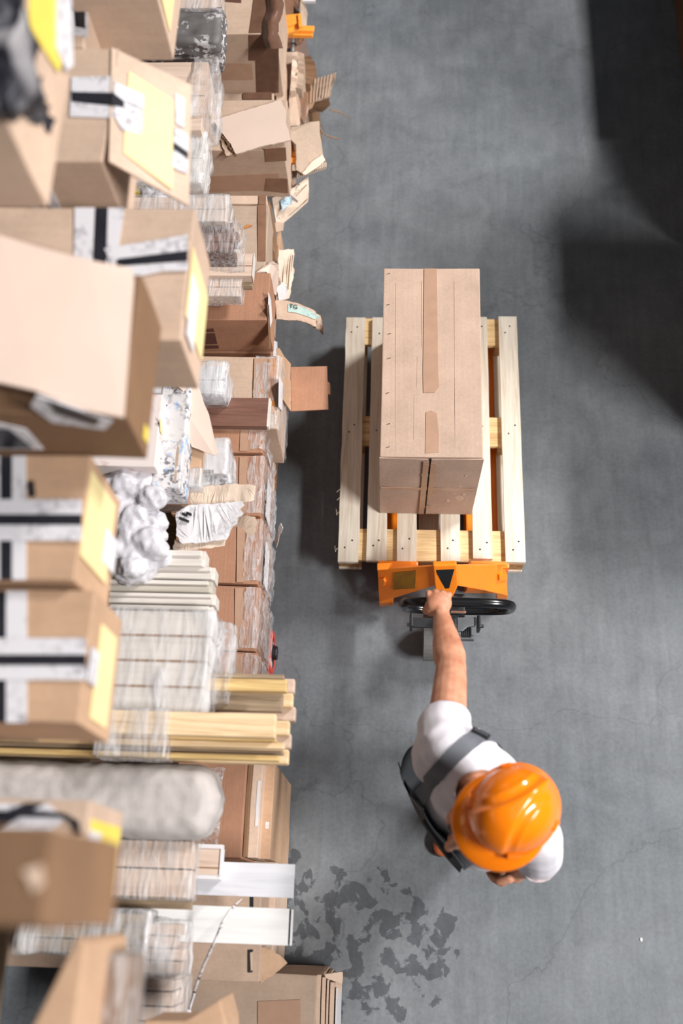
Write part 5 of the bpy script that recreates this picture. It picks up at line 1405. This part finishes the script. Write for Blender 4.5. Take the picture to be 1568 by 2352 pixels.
# ================================================================ top shelf: labelled cartons
def strip_top(t, e, pts, kind, lift=0): return on_top(t, e, pts, 'whitestrip' if kind == 'w' else 'black', 'paper_strip' if kind == 'w' else 'black_tape', .001 + lift + (.0015 if kind == 'b' else 0), .002)
GRP = None
# A: open side flap carrying the yellow label
t, e = carton('carton with its yellow-labelled side flap hanging open, upper left', (-90, 112, 255, 372), 2.47, 2.203, 'cardtan')
strip_top(t, e, [(165, 178), (262, 176), (262, 272), (160, 268)], 'w'); strip_top(t, e, [(165, 212), (262, 214), (262, 244), (165, 234)], 'b')
strip_top(t, e, [(22, 282), (98, 282), (92, 371), (22, 371)], 'w'); strip_top(t, e, [(46, 282), (66, 282), (66, 371), (48, 371)], 'b')
x = e[0]
p0 = P(22, 371, e[4]).x; p1 = P(92, 371, e[4]).x
front_w(t, e, p0, p1, e[5], e[4], 'whitestrip', 'paper_strip'); front_w(t, e, p0 + .022, p0 + .048, e[5], e[4], 'black', 'black_tape', .0035)
fz = 2.40
fq = [P(256, 108, 2.475), P(440, 195, fz), P(434, 472, fz), P(250, 370, 2.475)]
n = (fq[1] - fq[0]).cross(fq[3] - fq[0]).normalized(); n = n if n.z > 0 else -n
fl = G().prism([p - n * .006 for p in fq], n * .006).build('side_flap', M['cardpale'], t, bevel=.001)
def on_flap(pts, mat, name, off, par=fl):
    out = []
    for (px, py) in pts:
        r = ray(px, py); o0 = V((0, 0, CH)); out.append(o0 + r * ((fq[0] - o0).dot(n) / r.dot(n)) + n * off)
    q = G().prism(out, n * .0015).build(name, M[mat], t); q.parent = par; return q
on_flap([(296, 165), (398, 232), (395, 436), (283, 352)], 'yellow', 'label', .0005)
on_flap([(262, 190), (330, 220), (326, 312), (280, 300), (262, 268)], 'whitestrip', 'label_patch', .0022)
on_flap([(256, 214), (284, 236), (284, 250), (256, 244)], 'black', 'black_tape', .004)
on_flap([(400, 290), (432, 310), (430, 400), (396, 385)], 'whitestrip', 'paper_strip', .0005); on_flap([(400, 330), (431, 352), (431, 366), (398, 344)], 'black', 'black_tape', .003)
on_flap([(402, 215), (424, 228), (422, 295), (402, 282)], 'whitelabel', 'label', .0005)
o = thing('bubble_wrap', 'small white bubble wrap lump peeking from below the open flap', 'bubble wrap', P(355, 450, 1.25))
g = G()
for k in range(8): g.sph(P(340 + random.uniform(0, 34), 434 + random.uniform(0, 34), 1.29 + random.uniform(-.02, .02)), .034)
b = blob(g, .005, 4); 
for v in b.verts: v.co += v.normal * noise.noise(v.co * 60) * .005
finish(b, 'wrap', M['bubble'], o, smooth=True)
G().box((P(306, 440, 1.33).x, P(306, 440, 1.33).y, 1.27), (P(324, 400, 1.33).x, P(324, 400, 1.33).y, 1.33)).build('yellow_tape', M['yellowhot'], o)
# T1: on top of A
t, e = carton('topmost carton at upper left with a long yellow label and black film over it', (-190, -60, 40, 262), 3.03, 2.80, 'cardtan')
on_right(t, e, [(66, -40), (136, -40), (146, 130), (132, 165), (96, 110), (66, 60)], 'yellowhot', 'label')
on_right(t, e, [(128, -20), (160, -20), (166, 150), (150, 162), (128, 110)], 'whitestrip', 'label_patch', .004)
g = G()
def drape(u, v):
    px = -120 + (168 + 62 * v) * u; py = -60 + 345 * v
    return P(px, py, 3.085 - (.10 if px > 40 else 0) * ((px - 40) / 45) - .10 * max(0, v - .85) / .15)
crumple(g, 40, 50, drape, .022, 13, seed=4.0); crumple(g, 10, 16, lambda u, v: P(60 + 45 * u - 8 * v, 180 + 110 * v, 2.98 - .08 * v), .018, 20)
b = bmesh.new(); me = g.raw(); b.from_mesh(me)
o = finish(b, 'black_film', M['blackfilm'], None, smooth=True); tag(o, 'crumpled black stretch film draped on the topmost carton', 'plastic film')
# T2, T3
c = P(396, 128, 2.22)
t = thing('carton', 'plain brown carton at the top edge showing its shaded near side', 'carton', (c.x - .2, c.y + .2, 2.21))
xl = P(205, 128, 2.22).x
G().box((xl, c.y, 2.203), (c.x, c.y + .5, 2.62)).build('body', M['cardtan'], t, bevel=.004, sub=3, dent=.003)
e = (xl, c.x, c.y, c.y + .5, 2.62, 2.21)
right_w(t, e, e[2] + .02, e[2] + .18, 2.28, 2.56, 'yellow', 'label')
t, e = carton('cream carton with black tape between the topmost and the plain brown carton', (80, -60, 205, 108), 2.36, 2.203, 'cardpale')
strip_top(t, e, [(152, -40), (202, -40), (202, 86), (160, 80)], 'w'); strip_top(t, e, [(166, -40), (194, -40), (196, 66), (174, 62)], 'b')
# B and what lies on it
t, e = carton('wide carton with crossing white and black strips under the pale lid', (-90, 478, 432, 782), 2.42, 2.203, 'cardtan')
strip_top(t, e, [(172, 478), (286, 478), (262, 640), (170, 600)], 'w'); strip_top(t, e, [(220, 478), (248, 478), (244, 620), (214, 610)], 'b')
strip_top(t, e, [(240, 572), (431, 540), (431, 622), (370, 624), (300, 640), (262, 620)], 'w', .003); strip_top(t, e, [(270, 596), (431, 576), (431, 600), (268, 612)], 'b', .003)
right_w(t, e, e[2] + .07, e[3] - .10, e[5] + .01, e[4] - .01, 'yellow', 'label')
right_w(t, e, e[2] + .03, e[3] - .16, e[4] - .10, e[4] - .025, 'white', 'label_patch', .004)
front_w(t, e, e[1] - .16, e[1] - .05, e[4] - .03, e[4] - .01, 'browntape2', 'tape')
x0, x1, y0, y1 = rect_world((-90, 630, 306, 952), 2.62)
t = thing('carton', 'carton with a pale raised lid lying open on the strip-crossed carton', 'carton', ((x0 + x1) / 2, (y0 + y1) / 2, 2.425))
G().box((x0, y0, 2.425), (x1, y1, 2.62)).build('body', M['carddark'], t, bevel=.004, sub=3, dent=.003)
lid = [(-100, 525, 2.70), (0, 540, 2.69), (90, 562, 2.68), (200, 596, 2.66), (302, 616, 2.64), (308, 640, 2.64), (296, 800, 2.635), (284, 958, 2.63), (200, 944, 2.64), (140, 922, 2.65), (80, 896, 2.66), (0, 878, 2.67), (-100, 870, 2.68)]
scrap('lid', '', '', lid, 'palefoam', .008, par=t)
e = (x0, x1, y0, y1, 2.62, 2.425)
on_front(t, e, [(85, 905), (260, 965), (240, 985), (120, 968), (70, 930)], 'whitestrip', 'paper_strip', .002); on_front(t, e, [(110, 918), (230, 962), (220, 976), (130, 948)], 'black', 'black_tape', .005)
on_front(t, e, [(-40, 962), (60, 985), (100, 1030), (-40, 1030)], 'whitestrip', 'paper_strip', .002); on_front(t, e, [(-40, 985), (20, 985), (75, 1028), (-10, 1028)], 'black', 'black_tape', .005)
right_w(t, e, y0 + .02, y0 + .05, 2.45, 2.48, 'yellowhot', 'tape')
# D, E
t, e = carton('carton with yellow label and T-shaped strips beside the bubble wrap', (-90, 1046, 190, 1334), 2.45, 2.203, 'cardorange')
def tee(t, e, yw0, yb0, yb1, yw1, xr, xw0, xb0, xb1, xw1, yt, yb):
    strip_top(t, e, [(xw0, yt), (xw1, yt), (xw1, yb), (xw0, yb)], 'w'); strip_top(t, e, [(xb0, yt), (xb1, yt), (xb1, yb), (xb0, yb)], 'b')
    strip_top(t, e, [(-80, yw0), (xr, yw0), (xr, yw1), (-80, yw1)], 'w', .003); strip_top(t, e, [(-80, yb0), (xr, yb0), (xr, yb1), (-80, yb1)], 'b', .003)
tee(t, e, 1148, 1182, 1206, 1242, 188, -30, 2, 28, 60, 1048, 1332)
on_top(t, e, [(66, 1108), (78, 1104), (82, 1140), (68, 1142)], 'ink', 'hand_slot')
right_w(t, e, e[2] + .055, e[3] - .03, e[5] + .05, e[4] - .008, 'yellow', 'label'); right_w(t, e, e[2] + .09, e[3] - .10, e[5] + .01, e[4] - .15, 'white', 'label_patch', .004)
t, e = carton('carton with black-banded strips and yellow label beside the film-wrapped planks', (-90, 1356, 200, 1662), 2.42, 2.203, 'cardorange')
tee(t, e, 1466, 1504, 1528, 1562, 198, -20, -14, 14, 62, 1358, 1660)
right_w(t, e, e[2] + .02, e[3] - .05, e[5] + .04, e[4] - .06, 'yellow', 'label'); right_w(t, e, e[2] + .08, e[3] - .11, e[4] - .06, e[4] - .005, 'whitestrip', 'paper_strip', .004)
# F, G, H, I
t, e = carton('carton with crossing dark strips and bright yellow tape, lower left', (-90, 1838, 192, 2062), 2.45, 2.203, 'cardtan')
strip_top(t, e, [(-60, 1846), (110, 1846), (150, 1880), (120, 1905), (-60, 1905)], 'w'); strip_top(t, e, [(-60, 1895), (60, 1845), (105, 1845), (-60, 1935)], 'b', .001)
strip_top(t, e, [(-60, 1862), (90, 1862), (150, 1868), (180, 1885), (188, 1918), (178, 1918), (168, 1892), (140, 1878), (-60, 1875)], 'b', .003)
right_w(t, e, e[2] + .01, e[3] - .03, e[5] + .02, e[4] - .02, 'yellowhot', 'yellow_tape'); right_w(t, e, e[3] - .11, e[3] - .05, e[4] - .08, e[4] - .005, 'white', 'label_patch', .004)
t, e = carton('nearest brown carton, strongly blurred, at the lower left edge', (-140, 1900, 112, 2135), 3.10, 2.80, 'carddark', dent=.012)
scrap('worn_patch', '', '', [(50, 2000, 3.103), (95, 1985, 3.103), (100, 2030, 3.103), (75, 2050, 3.103)], 'cardpale', .002, .002, par=t)
o = thing('carton', 'light tan carton edge slanting down to the lower left corner', 'carton', P(130, 2300, 2.21))
G().prism([P(178, 2150, 2.5), P(198, 2165, 2.5), P(172, 2352, 2.5), P(160, 2460, 2.5), P(20, 2460, 2.5), P(80, 2345, 2.5)], (0, 0, -.285)).build('body', M['cardorange'], o, bevel=.005)
o = thing('carton', 'brown film-covered carton right of the slanting tan edge', 'carton', P(240, 2300, 2.21))
x0, x1, y0, y1 = rect_world((205, 2196, 286, 2440), 2.34)
G().box((x0, y0, 2.211), (x1, y1, 2.34)).build('body', M['carddark'], o, bevel=.004)
film_box(x0, x1, y0, y1, 2.211, 2.343, 'filmx', o, .008, seed=30)

# ================================================================ right side: corner carton, then two unseen ones added to shade the floor
for k, (x0, y0, y1, z0, z1, l) in enumerate(RIGHT):
    t = thing('carton', l, 'carton', ((x0 + 2.6) / 2, (y0 + y1) / 2, z0))
    G().box((x0, y0, z0 + .001), (2.6, y1, z1)).build('body', M['carddark'], t, bevel=.005, sub=3, dent=.004)
    if k == 0:
        for (ya, z) in ((.3, .1), (.8, .25), (1.2, .12)): G().box((x0 - .003, y0 + ya, z), (x0 - .001, y0 + ya + .25, z + .1)).build('print_mark', M['ink'], t)

# ---------------------------------------------------------------- repeats share a group
for o in list(SC.objects):
    if o.parent is not None or 'category' not in o or 'group' in o: continue
    c, z, x = o['category'], o.location.z, o.location.x
    if c == 'carton' and x < 0: o['group'] = 'cartons on the top shelf' if z > 2 else 'cartons at floor level on the left' if z < 1 else 'cartons on the middle shelf'
    elif c == 'carton' and x > 1: o['group'] = 'cartons along the right side'
    elif c == 'wrapped boards': o['group'] = 'film-wrapped board packs on the middle shelf'
    elif c == 'cardboard': o['group'] = 'torn cardboard along the aisle'
    elif c == 'profile': o['group'] = 'orange plastic profiles'
    elif c == 'paper': o['group'] = 'torn papers on the middle shelf'
    elif c == 'film pack': o['group'] = 'film packs on the middle shelf'
    elif c == 'board': o['group'] = 'laminate boards reaching into the aisle'
    elif c == 'printed pack': o['group'] = 'printed packs on the middle shelf'
    elif c == 'paper strand': o['group'] = 'loose paper strands'
